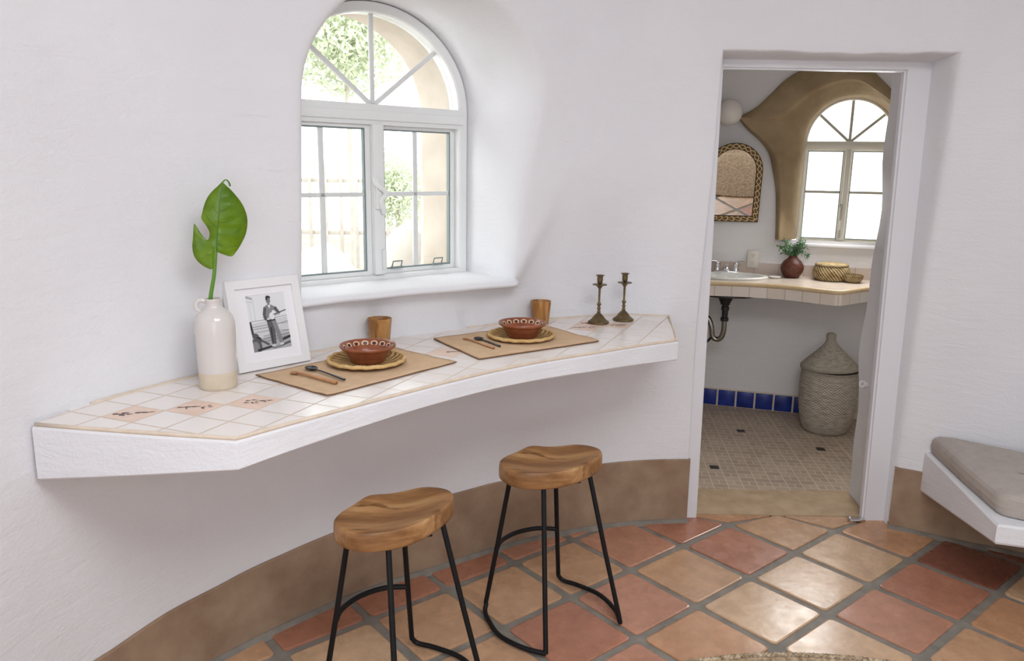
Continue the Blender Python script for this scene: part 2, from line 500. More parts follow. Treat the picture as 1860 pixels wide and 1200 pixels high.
    def ring_strip(self, A, B, mi=0, closed=True):
        n = len(A)
        vs = list(A) + list(B)
        fs = [(i, (i + 1) % n, n + (i + 1) % n, n + i) for i in range(n if closed else n - 1)]
        return self.add(vs, fs, mi)
    def build(self, name, mats, parent=None, world=False, smooth=35, weld=0.0, kind=None, label=None, subsurf=0):
        if not isinstance(mats, (list, tuple)): mats = [mats]
        me = bpy.data.meshes.new(name)
        vs = self.v
        if world and parent is not None:
            inv = root_matrix(parent).inverted()
            vs = [(inv @ Vector(p))[:] for p in vs]
        me.from_pydata([tuple(p) for p in vs], [], self.f)
        for m in mats: me.materials.append(m)
        me.polygons.foreach_set('material_index', self.mi)
        if any(u is not None for u in self.uv):
            lay = me.uv_layers.new(name='UVMap')
            for p in me.polygons:
                u = self.uv[p.index]
                if u:
                    for k, li in enumerate(p.loop_indices):
                        lay.data[li].uv = u[k]
        me.validate()
        bm = bmesh.new(); bm.from_mesh(me)
        if weld: bmesh.ops.remove_doubles(bm, verts=bm.verts, dist=weld)
        bmesh.ops.recalc_face_normals(bm, faces=bm.faces)
        bm.to_mesh(me); bm.free()
        if smooth:
            me.polygons.foreach_set('use_smooth', [True] * len(me.polygons))
            if smooth < 180: me.set_sharp_from_angle(angle=math.radians(smooth))
        o = bpy.data.objects.new(name, me)
        COL.objects.link(o)
        if parent is not None: o.parent = parent
        if kind: o['kind'] = kind
        if label: o['label'] = label
        if subsurf:
            s = o.modifiers.new('smooth', 'SUBSURF'); s.levels = subsurf; s.render_levels = subsurf
        return o

def catmull(P, per=10, closed=False):
    P = [np.array(p, float) for p in P]; n = len(P); out = []
    for i in range(n if closed else n - 1):
        if closed: p0, p1, p2, p3 = P[i - 1], P[i], P[(i + 1) % n], P[(i + 2) % n]
        else:
            p1, p2 = P[i], P[i + 1]
            p0 = P[i - 1] if i > 0 else 2 * p1 - p2
            p3 = P[i + 2] if i + 2 < n else 2 * p2 - p1
        for k in range(per):
            t = k / per
            out.append(0.5 * ((2 * p1) + (-p0 + p2) * t + (2 * p0 - 5 * p1 + 4 * p2 - p3) * t * t + (-p0 + 3 * p1 - 3 * p2 + p3) * t ** 3))
    if not closed: out.append(P[-1])
    return out

def copy_thing(o, label=None):
    c = o.copy(); COL.objects.link(c)
    if label: c['label'] = label
    for ch in list(o.children):
        d = ch.copy(); COL.objects.link(d); d.parent = c
        for g in list(ch.children):
            e = g.copy(); COL.objects.link(e); e.parent = d
    return c

# ------------------------------------------------------------------ round adobe room: wall plan and lean
PLAN = [(-1.16, -0.10), (-1.27, 0.55), (-1.26, 1.15), (-1.165, 1.70), (-1.055, 2.00), (-0.912, 2.23), (-0.72, 2.455), (-0.53, 2.635), (-0.30, 2.80),
        (-0.08, 2.955), (0.16, 3.095), (0.42, 3.20), (0.62, 3.245), (0.797, 3.264), (1.20, 3.29), (1.50, 3.272), (1.70, 3.235), (1.91, 3.11), (2.155, 2.98),
        (2.42, 2.76), (2.66, 2.40), (2.80, 1.90), (2.82, 1.30)]
REST = [(2.82, 1.30), (2.72, 0.60), (2.45, -0.10), (1.95, -0.65), (1.25, -0.98), (0.50, -1.08), (-0.25, -0.95), (-0.85, -0.60), (-1.16, -0.10)]
def densify(P):
    D = np.array(catmull(P, 24))
    s = np.r_[0, np.cumsum(np.linalg.norm(np.diff(D, axis=0), axis=1))]
    ss = np.arange(0, s[-1], 0.01)
    X = np.interp(ss, s, D[:, 0]); Y = np.interp(ss, s, D[:, 1])
    k = np.ones(15) / 15
    Xp = np.convolve(np.pad(X, 7, 'edge'), k, 'valid'); Yp = np.convolve(np.pad(Y, 7, 'edge'), k, 'valid')
    Xp[:8] = X[:8]; Yp[:8] = Y[:8]; Xp[-8:] = X[-8:]; Yp[-8:] = Y[-8:]
    return ss, Xp, Yp
WS, WX, WY = densify(PLAN)
_tx, _ty = np.gradient(WX), np.gradient(WY)
_l = np.hypot(_tx, _ty); _tx, _ty = _tx / _l, _ty / _l
WNX, WNY = _ty, -_tx                       # towards the room
ZTOP = 2.75
def lean(z):
    z = max(z, 0.0)
    return 0.035 * z * z
def sstep(a, b, t):
    t = min(1.0, max(0.0, (t - a) / (b - a)))
    return t * t * (3 - 2 * t)
def wall_pt(s, z):
    x = np.interp(s, WS, WX); y = np.interp(s, WS, WY); nx = np.interp(s, WS, WNX); ny = np.interp(s, WS, WNY)
    o = lean(z) + 0.007 * noise.noise(Vector((x * 2.2, y * 2.2, z * 2.2)))
    if 0.85 < z < 1.7 and y > 2.3:               # shallow recess of the wall above the counter
        top = 1.13 + 0.45 * sstep(-0.05, 0.20, x)
        o -= 0.058 * sstep(-0.66, -0.48, x) * (1 - sstep(0.45, 0.68, x)) * sstep(0.86, 0.93, z) * (1 - sstep(1.05, top, z))
    return np.array((x + nx * o, y + ny * o, z))
def s_of_x(x):                              # along the back wall, where x grows with s
    k = (WY > 1.5)
    return float(np.interp(x, WX[k][:450], WS[k][:450]))

# window_1 frame of reference
W1C = np.array((-0.504, 2.900, 0.0)); W1A = math.radians(41.0)
W1D = np.array((math.cos(W1A), math.sin(W1A), 0)); W1N = np.array((-math.sin(W1A), math.cos(W1A), 0))
def s_of_u(u, z):
    o = lean(z)
    uu = (WX + WNX * o - W1C[0]) * W1D[0] + (WY + WNY * o - W1C[1]) * W1D[1]
    k = np.argmax(uu)
    lo = np.where(WY > 1.75)[0][0]
    return float(np.interp(u, uu[lo:k], WS[lo:k]))
A1, B1, SPR1, BOT1 = 0.408, 0.352, 1.755, 1.120
def arch_outline(theta, e, a=A1, b=B1, spr=SPR1, bot=BOT1, eb=None):
    """point of the arch outline (u, z) seen from its middle at angle theta, grown by e"""
    a += e; b += e; bot -= (e if eb is None else eb)
    zc = (spr + bot) / 2 + 0.1
    dx, dz = math.cos(theta), math.sin(theta)
    best = 1e9
    if dx > 1e-9: best = min(best, a / dx)
    if dx < -1e-9: best = min(best, -a / dx)
    t_side = best
    z_at = zc + dz * t_side
    if z_at > spr or dx == 0 or abs(dx) < 1e-9:
        # ellipse hit
        h = zc - spr
        A_ = (dx / a) ** 2 + (dz / b) ** 2; B_ = 2 * h * dz / b ** 2; C_ = (h / b) ** 2 - 1
        if dz > 0:
            best = (-B_ + math.sqrt(max(B_ * B_ - 4 * A_ * C_, 0))) / (2 * A_)
    if dz < -1e-9:
        tb = (bot - zc) / dz
        best = min(best, tb)
    return best * dx, zc + best * dz

def rect_ring(u0, u1, z0, z1, step):
    pts = []
    nz = int(round((z1 - z0) / step)); nu = int(round((u1 - u0) / step))
    for i in range(nu): pts.append((u0 + (u1 - u0) * i / nu, z0))
    for i in range(nz): pts.append((u1, z0 + (z1 - z0) * i / nz))
    for i in range(nu): pts.append((u1 - (u1 - u0) * i / nu, z1))
    for i in range(nz): pts.append((u0, z1 - (z1 - z0) * i / nz))
    return pts

def build_wall_back():
    mb = MB()
    UL, UR = -0.62, 0.60
    Z0 = -0.04
    LZ = 2.005
    ZS = list(np.linspace(Z0, LZ, 70)) + list(np.linspace(LZ, ZTOP, 26))[1:]
    def grid(sa, sb, ns):
        """sa, sb: functions of z"""
        vs = []; fs = []; nz = len(ZS) - 1
        for j in range(nz + 1):
            z = ZS[j]
            a, b = sa(z), sb(z)
            for i in range(ns + 1):
                vs.append(wall_pt(a + (b - a) * i / ns, z))
        for j in range(nz):
            for i in range(ns):
                k = j * (ns + 1) + i
                fs.append((k, k + 1, k + ns + 2, k + ns + 1))
        mb.add(vs, fs)
    dl = lambda z: s_of_x(0.797 - 0.004 * z + 0.004 * math.sin(z * 5)); dr = lambda z: s_of_x(1.690 + 0.016 * z + 0.004 * math.sin(z * 4 + 1))
    dlo = lambda z: dl(z) - 0.018; dro = lambda z: dr(z) + 0.04
    sL = lambda z: s_of_u(UL, z); sR = lambda z: s_of_u(UR, z)
    grid(lambda z: 0.0, sL, 66)
    grid(sR, dlo, 30)
    grid(dro, lambda z: WS[-1], 70)
    ztop_door = lambda p: LZ + 0.0025 * math.sin(p * 9.0) * min(1, 8 * p, 8 * (1 - p)) + 0.002 * math.sin(p * 31.0) * min(1, 8 * p, 8 * (1 - p))
    # above the door
    vs = []; fs = []; ns, nz = 40, 25
    for j in range(nz + 1):
        for i in range(ns + 1):
            p = i / ns
            z = ZS[69 + j] + (ztop_door(p) - LZ) * max(0, 1 - j / 6)
            a, b = dlo(ZS[69 + j]), dro(ZS[69 + j])
            vs.append(wall_pt(a + (b - a) * p, z))
    for j in range(nz):
        for i in range(ns):
            k = j * (ns + 1) + i
            fs.append((k, k + 1, k + ns + 2, k + ns + 1))
    mb.add(vs, fs)
    # door reveal: edge -> rounded arris -> plane of the casing
    edge = []
    for z in ZS[:70]: edge.append((wall_pt(dlo(z), z), wall_pt(dl(z), min(z, LZ - 0.012)), np.array((0.790, 3.300, min(z, 1.985)))))
    for i in range(1, 40):
        p = i / 40; z = ztop_door(p)
        edge.append((wall_pt(dlo(LZ) + (dro(LZ) - dlo(LZ)) * p, z), wall_pt(dl(LZ) + (dr(LZ) - dl(LZ)) * p, z - 0.012), np.array((0.790 + (1.700 - 0.790) * p, 3.300, 1.985))))
    for z in ZS[:70][::-1]: edge.append((wall_pt(dro(z), z), wall_pt(dr(z), min(z, LZ - 0.012)), np.array((1.700 - 0.03 * max(z, 0) / 2, 3.300, min(z, 1.985)))))
    rings = [[] for _ in range(11)]
    for a, m_, b in edge:
        for k in range(11):
            t = k / 10; w = 2.2; q0, q1, q2 = (1 - t) ** 2, 2 * w * t * (1 - t), t * t
            rings[k].append((a * q0 + m_ * q1 + b * q2) / (q0 + q1 + q2))
    for k in range(10): mb.ring_strip(rings[k], rings[k + 1], closed=False)
    # window: rectangle on the wall -> rounded deep reveal -> window plane
    rect = rect_ring(UL, UR, Z0, ZTOP, 0.03)
    zc = (SPR1 + BOT1) / 2 + 0.1
    ths = [math.atan2(z - zc, u) for u, z in rect]
    def on_wall(u, z): return wall_pt(s_of_u(u, z), z)
    rings = []
    def hole(t, e):
        """plaster edge on the room side: pinched on the left, flared at the upper right"""
        c = math.cos(t); up = max(0.0, math.sin(t))
        k = e + (0.045 * max(0, c) * min(1, up * 1.6) if c > 0 else -0.014 * min(1, -c * 1.5))
        return arch_outline(t, k, eb=0.02 if e > 0.03 else 0.0)
    outl = [hole(t, 0.055) for t in ths]
    K = 10
    for k in range(K + 1):
        f = (k / K) ** 1.0
        rings.append([on_wall(r[0] + (o[0] - r[0]) * f, r[1] + (o[1] - r[1]) * f) for r, o in zip(rect, outl)])
    corner = [hole(t, 0.018) for t in ths]
    inner = [arch_outline(t, 0.0) for t in ths]
    KK = 12
    for k in range(1, KK + 1):
        t = k / KK; w = 3.0
        b0, b1, b2 = (1 - t) ** 2, 2 * w * t * (1 - t), t * t
        ring = []
        for o, c, i_ in zip(outl, corner, inner):
            P0 = on_wall(*o); P1 = on_wall(*c); P2 = W1C + W1D * i_[0] + W1N * 0.03 + np.array((0, 0, i_[1]))
            ring.append((P0 * b0 + P1 * b1 + P2 * b2) / (b0 + b1 + b2))
        rings.append(ring)
    for a, b in zip(rings[:-1], rings[1:]): mb.ring_strip(a, b)
    o = mb.build('wall_back', M_PLASTER, smooth=60, weld=0.0015, kind='structure')
    tag(o, 'curved white adobe plaster wall with arched window and doorway')
    return dl, dr
DOOR_L, DOOR_R = build_wall_back()

def build_wall_front():
    s, x, y = densify(REST)
    mb = MB(); vs = []; fs = []; nz = 10; idx = list(range(0, len(s), 6)) + [len(s) - 1]
    tx, ty = np.gradient(x), np.gradient(y); l = np.hypot(tx, ty); nx, ny = ty / l, -tx / l
    for j in range(nz + 1):
        z = -0.04 + (ZTOP + 0.04) * j / nz
        for i in idx: vs.append((x[i] + nx[i] * lean(z), y[i] + ny[i] * lean(z), z))
    m = len(idx)
    for j in range(nz):
        for i in range(m - 1): k = j * m + i; fs.append((k, k + 1, k + m + 1, k + m))
    mb.add(vs, fs)
    tag(mb.build('wall_front', M_PLASTER, kind='structure'), 'white plaster wall behind the viewpoint')
build_wall_front()

mb = MB(); mb.box((0.8, 1.1, ZTOP + 0.03), (4.6, 5.0, 0.1)); tag(mb.build('ceiling', M_PLASTER, kind='structure'), 'white plaster ceiling of the round room')

# ------------------------------------------------------------------ floor of large terracotta squares
def build_floor():
    G = np.array((0.481, 2.805)); TH = math.radians(39.573); S = 0.32386
    a = np.array((math.cos(TH), math.sin(TH))); b = np.array((math.sin(TH), -math.cos(TH)))
    tan, red, sal, lt, org, mar = rgb(197, 156, 122), rgb(180, 124, 100), rgb(192, 139, 114), rgb(206, 171, 137), rgb(198, 150, 114), rgb(134, 84, 68)  # some lt tiles hold glare and mar holds shadow, put into the colour
    known = {(0, 0): tan, (1, 0): red, (2, 0): tan, (-1, 0): sal, (1, 1): lt, (2, 1): lt, (3, 1): org, (0, 1): lt, (-1, 1): org, (0, 2): lt, (1, 2): sal,
             (2, 2): red, (3, 2): mar, (2, 3): org, (1, 3): tan, (0, -1): sal, (1, -1): red, (-1, -1): tan, (-2, 0): red, (-2, -1): tan, (-2, -2): red,
             (-3, -1): tan, (-3, -2): red, (-1, -2): sal, (-3, -3): red, (-4, -2): red, (-2, 1): sal, (3, 0): tan, (2, -1): org, (4, 1): org, (4, 2): mar, (0, -2): sal}
    rnd = random.Random(5)
    mb = MB(); cols = []
    mb.add([(-1.5, -1.3, 0.0), (3.0, -1.3, 0.0), (3.0, 3.42, 0.0), (-1.5, 3.42, 0.0)], [(0, 1, 2, 3)], 0); cols.append((1, 1, 1, 1))
    for i in range(-15, 12):
        for j in range(-12, 15):
            c = G + S * ((i + .5) * a + (j + .5) * b)
            if not (-1.45 < c[0] < 2.95 and -1.25 < c[1] < 3.50) or c[1] - 0.225 > 3.29: continue
            col = known.get((i, j)) or rnd.choice([tan, red, sal, lt, org, tan, sal])
            h = S / 2 - 0.0158 + rnd.uniform(-0.0015, 0.0015); r = 0.018
            pts = []
            for sx, sy, a0 in ((1, 1, 0), (-1, 1, 90), (-1, -1, 180), (1, -1, 270)):
                for q in range(4):
                    t = math.radians(a0 + q * 30)
                    pts.append((sx * (h - r) + r * math.cos(t) + rnd.uniform(-.001, .001), sy * (h - r) + r * math.sin(t) + rnd.uniform(-.001, .001)))
            P = [c + a * p[0] + b * p[1] for p in pts]; n = len(P)
            if max(p[1] for p in P) > 3.316:
                P2 = [(p[0], min(p[1], 3.316)) for p in P]
            else: P2 = [(p[0], p[1]) for p in P]
            ctr = np.mean(np.array(P2), axis=0)
            inn = [(p[0] + (ctr[0] - p[0]) * 0.035, p[1] + (ctr[1] - p[1]) * 0.035) for p in P2]
            vs = [(p[0], p[1], -0.002) for p in P2] + [(p[0], p[1], 0.0045) for p in P2] + [(p[0], p[1], 0.006) for p in inn]
            fs = [(k, (k + 1) % n, n + (k + 1) % n, n + k) for k in range(n)] + [(n + k, n + (k + 1) % n, 2 * n + (k + 1) % n, 2 * n + k) for k in range(n)] + [tuple(range(2 * n, 3 * n))]
            mb.add(vs, fs, 1); cols += [col] * len(fs)
    # mortar cove where the floor meets the wall
    for sa, sb in ((0.0, DOOR_L(0)), (DOOR_R(0), WS[-1])):
        ss = np.linspace(sa, sb, int((sb - sa) / 0.03))
        A = []; B = []; C_ = []
        for q, s in enumerate(ss):
            p = wall_pt(s, 0.0); nx, ny = np.interp(s, WS, WNX), np.interp(s, WS, WNY)
            w = 0.045 + 0.012 * noise.noise(Vector((q * 0.21, 3.0, 0)))
            A.append((p[0] - nx * 0.03, p[1] - ny * 0.03, 0.022)); B.append((p[0] + nx * 0.018, p[1] + ny * 0.018, 0.015)); C_.append((p[0] + nx * w, p[1] + ny * w, 0.0015))
        n0 = len(mb.f)
        mb.ring_strip(A, B, 0, False); mb.ring_strip(B, C_, 0, False); cols += [(1, 1, 1, 1)] * (len(mb.f) - n0)
    o = mb.build('floor', [M_GROUT, M_SALTILLO], smooth=0, kind='structure')
    tag(o, 'square terracotta floor tiles laid on the diagonal with wide grey grout')
    me = o.data
    lay = me.color_attributes.new('tile', 'FLOAT_COLOR', 'CORNER')
    for p in me.polygons:
        for li in p.loop_indices: lay.data[li].color = cols[p.index]
build_floor()

# brown cement skirting
def skirting(name, s0, s1, ztop, label):
    n = int((s1 - s0) / 0.02); ss = np.linspace(s0, s1, n)
    mb = MB(); rows = [[] for _ in range(6)]
    for q, s in enumerate(ss):
        f = q / (n - 1); zt = ztop(f) + 0.004 * noise.noise(Vector((q * 0.11, 9.1, 0)))
        nx, ny = np.interp(s, WS, WNX), np.interp(s, WS, WNY)
        for k, (z, o) in enumerate(((-0.01, 0.012), (0.08, 0.011), (0.18, 0.010), (zt - 0.003, 0.009), (zt, 0.007), (zt + 0.001, -0.01))):
            p = wall_pt(s, z); rows[k].append((p[0] + nx * o, p[1] + ny * o, z))
    for a, b in zip(rows[:-1], rows[1:]): mb.ring_strip(a, b, 0, False)
    tag(mb.build(name, M_BASE, kind='structure', smooth=50), label)
skirting('baseboard_back', 0.3, DOOR_L(0.1), lambda f: 0.235 + 0.06 * min(1, max(0, (f - 0.42) / 0.3)), 'brown cement skirting band along the curved wall under the counter')
skirting('baseboard_right', DOOR_R(0.1), WS[-1], lambda f: 0.283, 'brown cement skirting band right of the doorway under the bench')

# ------------------------------------------------------------------ window_1, arched, in the deep reveal
def arch_pts(a, b, spr, n=28, a0=0, a1=180):
    return [(a * math.cos(math.radians(a0 + (a1 - a0) * k / n)), spr + b * math.sin(math.radians(a0 + (a1 - a0) * k / n))) for k in range(n + 1)]

def outline_closed(a, b, spr, bot):
    return [(a, bot)] + arch_pts(a, b, spr) + [(-a, bot)]

def frame_mesh(o_out, o_in, y0, y1, bev=0.004):
    """ring frame between two matching outlines (x,z), from y0 (room side) to y1"""
    mb = MB()
    F = lambda P, y, s=0: [(p[0], y, p[1]) for p in P]
    mid = lambda A, B, t: [(x[0] + (y[0] - x[0]) * t, x[1] + (y[1] - x[1]) * t) for x, y in zip(A, B)]
    loops = [F(o_out, y1), F(o_out, y0 + bev), F(mid(o_out, o_in, 0.08), y0), F(mid(o_out, o_in, 0.88), y0), F(mid(o_out, o_in, 1.0), y0 + bev * 1.5), F(o_in, y1)]
    for A, B in zip(loops, loops[1:] + loops[:1]): mb.ring_strip(A, B)
    return mb

def pane_mesh(poly, y, t=0.004):
    mb = MB(); n = len(poly)
    vs = [(p[0], y, p[1]) for p in poly] + [(p[0], y + t, p[1]) for p in poly]
    mb.add(vs, [tuple(range(n)), tuple(range(2 * n - 1, n - 1, -1))] + [(i, (i + 1) % n, n + (i + 1) % n, n + i) for i in range(n)])
    return mb

def window(name, label, loc, rot, a, b, spr, bot, fw, vin, pane, muntins, trans_z, sash_muntin_u, mun_z, gasket, mull_w, sw=0.02):
    w = thing(name, label, None, loc, rot, kind='structure')
    frame_mesh(outline_closed(a, b, spr, bot), outline_closed(a - fw, b - fw * 0.9, spr, bot + fw * 0.65), -0.012, 0.05).build('window_frame', vin, w, smooth=40)
    zt0, zt1 = trans_z
    mb = MB(); mb.box((0, 0.012, (zt0 + zt1) / 2), (2 * a - fw, 0.05, zt1 - zt0), 0.004)
    mb.box((0, -0.016, (zt0 + zt1) / 2 - 0.004), (2 * a - fw * 1.1, 0.012, (zt1 - zt0) * 0.45), 0.003)
    mb.build('transom_bar', vin, w)
    mb = MB(); mb.box((0, 0.004, (bot + zt0) / 2 + fw * 0.4), (mull_w, 0.045, zt0 - bot - fw * 0.6), 0.004); mb.build('mullion', vin, w)
    ai, bi = a - fw, b - fw * 0.9
    # arched pane with fan muntins
    pane_mesh([(ai, zt1 - 0.01)] + arch_pts(ai, bi, spr) + [(-ai, zt1 - 0.01)], 0.026).build('glass_pane', pane, w, smooth=0)
    for ang in (90, 42, 138):
        t = math.radians(ang); e = (ai * math.cos(t) * 1.0, spr + bi * math.sin(t))
        m2 = MB(); m2.bar((0, 0.022, zt1 - 0.005), (e[0], 0.022, e[1]), 0.012, 0.017, up=(-math.sin(t), 0, math.cos(t)) if abs(math.cos(t)) > 0.1 else (1, 0, 0), bev=0.002)
        m2.build('muntin', muntins, w)
    # two sashes
    for sgn in (-1, 1):
        x0, x1 = (-ai, -mull_w / 2) if sgn < 0 else (mull_w / 2, ai)
        y = 0.004 if sgn < 0 else 0.018
        z0, z1 = bot + fw * 0.65, zt0
        O = [(x0, z0), (x1, z0), (x1, z1), (x0, z1)]; I = [(x0 + sw, z0 + sw * 0.8), (x1 - sw, z0 + sw * 0.8), (x1 - sw, z1 - sw * 0.6), (x0 + sw, z1 - sw * 0.6)]
        sh = frame_mesh(O, I, y, y + 0.025, 0.002).build('sash', vin, w, smooth=30)
        g = 0.005
        I2 = [(I[0][0] + g, I[0][1] + g), (I[1][0] - g, I[1][1] + g), (I[2][0] - g, I[2][1] - g), (I[3][0] + g, I[3][1] - g)]
        gm = MB()
        for A, B in ((I, I2),):
            gm.ring_strip([(p[0], y + 0.004, p[1]) for p in A], [(p[0], y + 0.004, p[1]) for p in B]); gm.ring_strip([(p[0], y + 0.004, p[1]) for p in B], [(p[0], y + 0.02, p[1]) for p in B])
        gm.build('gasket', gasket, sh, smooth=0)
        pane_mesh(I, y + 0.014).build('glass_pane', pane, sh, smooth=0)
        if sash_muntin_u:
            u = sash_muntin_u[0 if sgn < 0 else 1]
            m2 = MB(); m2.box((u, y + 0.012, (z0 + z1) / 2), (0.019, 0.010, z1 - z0 - sw), 0.002); m2.build('muntin', muntins, sh)
        m2 = MB(); m2.box(((x0 + x1) / 2, y + 0.012, mun_z), (x1 - x0 - sw, 0.010, 0.016), 0.002); m2.build('muntin', muntins, sh)
    return w

M_MUNTIN = plain('muntin_white', (0.74, 0.75, 0.74, 1), 0.4)
M_MUNTIN_B = plain('muntin_almond', rgb(178, 174, 160), 0.4)
win1 = window('window_1', 'large white arched window set deep in the curved wall above the counter', tuple(W1C), W1A, A1, B1, SPR1, BOT1, 0.040,
              M_VINYL, M_GLASS, M_MUNTIN, (1.690, 1.762), (-0.213, 0.186), 1.443, M_GASKET, 0.045)
# latch on the mullion
mb = MB(); mb.tube(catmull([(-0.020, -0.022, 1.505), (-0.018, -0.034, 1.48), (0.010, -0.040, 1.455), (0.012, -0.036, 1.44), (-0.004, -0.036, 1.425), (0.004, -0.034, 1.395), (0.012, -0.024, 1.375)], 6), [0.010] * 36 + [0.008], 10)
mb.box((-0.004, -0.024, 1.44), (0.03, 0.012, 0.10), 0.004)
mb.build('latch', M_VINYL, win1, label='white window latch lever on the mullion')
mb = MB(); mb.box((0.012, -0.022, 1.205), (0.016, 0.014, 0.075), 0.003); mb.build('sash_lock', M_MUNTIN, win1)
for u in (0.085, 0.275):
    mb = MB(); mb.tube([(u - 0.02, 0.01, 1.168), (u - 0.02, 0.0, 1.192), (u + 0.02, 0.0, 1.192), (u + 0.02, 0.01, 1.168)], 0.003, 6); mb.box((u, 0.006, 1.168), (0.052, 0.012, 0.008), 0.002)
    mb.build('screen_clip', M_GASKET, win1)
# plaster sill lip: rounded ledge along the wall below the window
def sill():
    mb = MB(); rows = []
    us = np.linspace(-0.60, 0.435, 60)
    for q, u in enumerate(us):
        z = 1.145; s = s_of_u(u, z); nx, ny = np.interp(s, WS, WNX), np.interp(s, WS, WNY)
        p = wall_pt(s, z)
        f = 1.0 if u < 0.36 else max(0.0, 1 - ((u - 0.36) / 0.075) ** 2) ** 0.5
        if u < -0.45: f = max(0.0, 1 - ((-0.45 - u) / 0.15) ** 2) ** 0.5
        wob = 0.004 * noise.noise(Vector((u * 6, 1.7, 0)))
        ring = []
        for ang in range(0, 181, 15):
            t = math.radians(ang)
            out = (0.034 * math.sin(t) ** 0.8 * (0.5 + 0.5 * f) + wob) - 0.004 if 0 < ang < 180 else -0.02
            zz = 1.114 + 0.015 * math.cos(t) + wob
            ring.append((p[0] + nx * out, p[1] + ny * out, zz))
        # back into the reveal, up to the frame
        b = W1C + W1D * max(-0.42, min(u, 0.425)) + W1N * 0.02
        ring.insert(0, (b[0], b[1], 1.131))
        rows.append(ring)
    m = len(rows[0])
    for A, B in zip(rows[:-1], rows[1:]): mb.ring_strip(A, B, 0, False)
    mb.build('window_sill', M_PLASTER, win1, world=True, smooth=70, label='thick rounded white plaster sill')
sill()

# exterior thickness of the wall round the window
def exterior_reveal():
    mb = MB(); n = 72; rings = []
    ths = [2 * math.pi * k / n for k in range(n)]
    for e, off in ((0.006, 0.045), (0.0, 0.12), (0.0, 0.30), (0.04, 0.37), (0.14, 0.40), (1.2, 0.41)):
        ring = []
        for t in ths:
            u, z = arch_outline(t, e)
            wob = 0.012 * noise.noise(Vector((u * 5, z * 5, off * 8)))
            p = W1C + W1D * (u + wob) + W1N * off; ring.append((p[0], p[1], z))
        rings.append(ring)
    for a, b in zip(rings[:-1], rings[1:]): mb.ring_strip(a, b)
    tag(mb.build('wall_outside', M_TAN, kind='structure', smooth=60), 'tan stucco outer wall edge seen through the arched window')
exterior_reveal()

# ------------------------------------------------------------------ garden outside
mb = MB(); mb.add([(-14, 3.85, -0.25), (0.2, 3.85, -0.25), (0.2, 20, -0.1), (-14, 20, -0.1)], [(0, 1, 2, 3)]); tag(mb.build('ground_outside', M_SAND, kind='structure', smooth=0), 'pale sandy garden ground outside the window')
def leaf_cloud(mb, c, r, n, size, rnd):
    for _ in range(n):
        while True:
            p = Vector((rnd.uniform(-1, 1), rnd.uniform(-1, 1), rnd.uniform(-1, 1)))
            if p.length < 1: break
        q = Vector((c[0] + p.x * r[0], c[1] + p.y * r[1], c[2] + p.z * r[2]))
        x = Vector((rnd.gauss(0, 1), rnd.gauss(0, 1), rnd.gauss(0, 1))).normalized(); y = x.orthogonal().normalized(); s = size * rnd.uniform(.6, 1.3)
        mb.add([q - x * s, q + y * s * .4, q + x * s, q - y * s * .4], [(0, 1, 2, 3)])
def shrub(name, label, loc, r, h, n, size, seed, trunk=0.03, cat='shrub'):
    rnd = random.Random(seed)
    t = thing(name, label, cat, loc)
    mb = MB(); leaf_cloud(mb, (0, 0, h), r, n, size, rnd)
    for _ in range(4): leaf_cloud(mb, (rnd.uniform(-.5, .5) * r[0], rnd.uniform(-.5, .5) * r[1], h + rnd.uniform(-.3, .5) * r[2]), (r[0] * .6, r[1] * .6, r[2] * .6), n // 4, size, rnd)
    mb.build('foliage', M_SHRUB, t, smooth=0)
    mb = MB(); mb.tube(catmull([(0, 0, 0), (0.03, 0.02, h * 0.5), (-0.02, 0, h)], 5), trunk, 8); mb.build('trunk', M_BARK, t)
shrub('garden_tree', 'pale green tree crown in the upper panes of the arched window', (-1.92, 9.2, -0.2), (0.8, 0.8, 0.62), 3.12, 3600, 0.045, 3, 0.03, 'tree')
shrub('garden_bush', 'rounded green bush behind the lower right panes of the arched window', (-1.12, 7.6, -0.22), (0.34, 0.34, 0.42), 1.55, 2200, 0.025, 7, 0.03)
mb = MB()
for k in range(9): mb.box((-3.4 + k * 0.24, 12.2, 0.75), (0.05, 0.04, 1.6), 0.005)
for z in (0.5, 1.3): mb.box((-2.4, 12.24, z), (2.3, 0.03, 0.06), 0.004)
tag(mb.build('garden_fence', M_BARK), 'faint weathered post fence beyond the left panes of the window', 'fence')
def rock(loc, r, seed, label):
    bm = bmesh.new(); bmesh.ops.create_icosphere(bm, subdivisions=3, radius=1.0)
    for v in bm.verts:
        d = 1 + 0.35 * noise.noise(v.co * 1.3 + Vector((seed, 0, 0))); v.co = Vector((v.co.x * r[0], v.co.y * r[1], v.co.z * r[2])) * d
    bm.verts.index_update(); mb = MB(); mb.add([v.co[:] for v in bm.verts], [[v.index for v in f.verts] for f in bm.faces]); bm.free()
    o = mb.build('garden_boulder', M_ROCK, smooth=60); o.location = loc; tag(o, label, 'boulder')
rock((-0.66, 5.0, 0.38), (0.50, 0.45, 0.72), 1.0, 'broad pale boulder low behind the lower right panes of the window')
rock((-1.42, 5.7, 0.30), (0.42, 0.42, 0.62), 4.0, 'narrower pale boulder behind the lower left panes of the window')

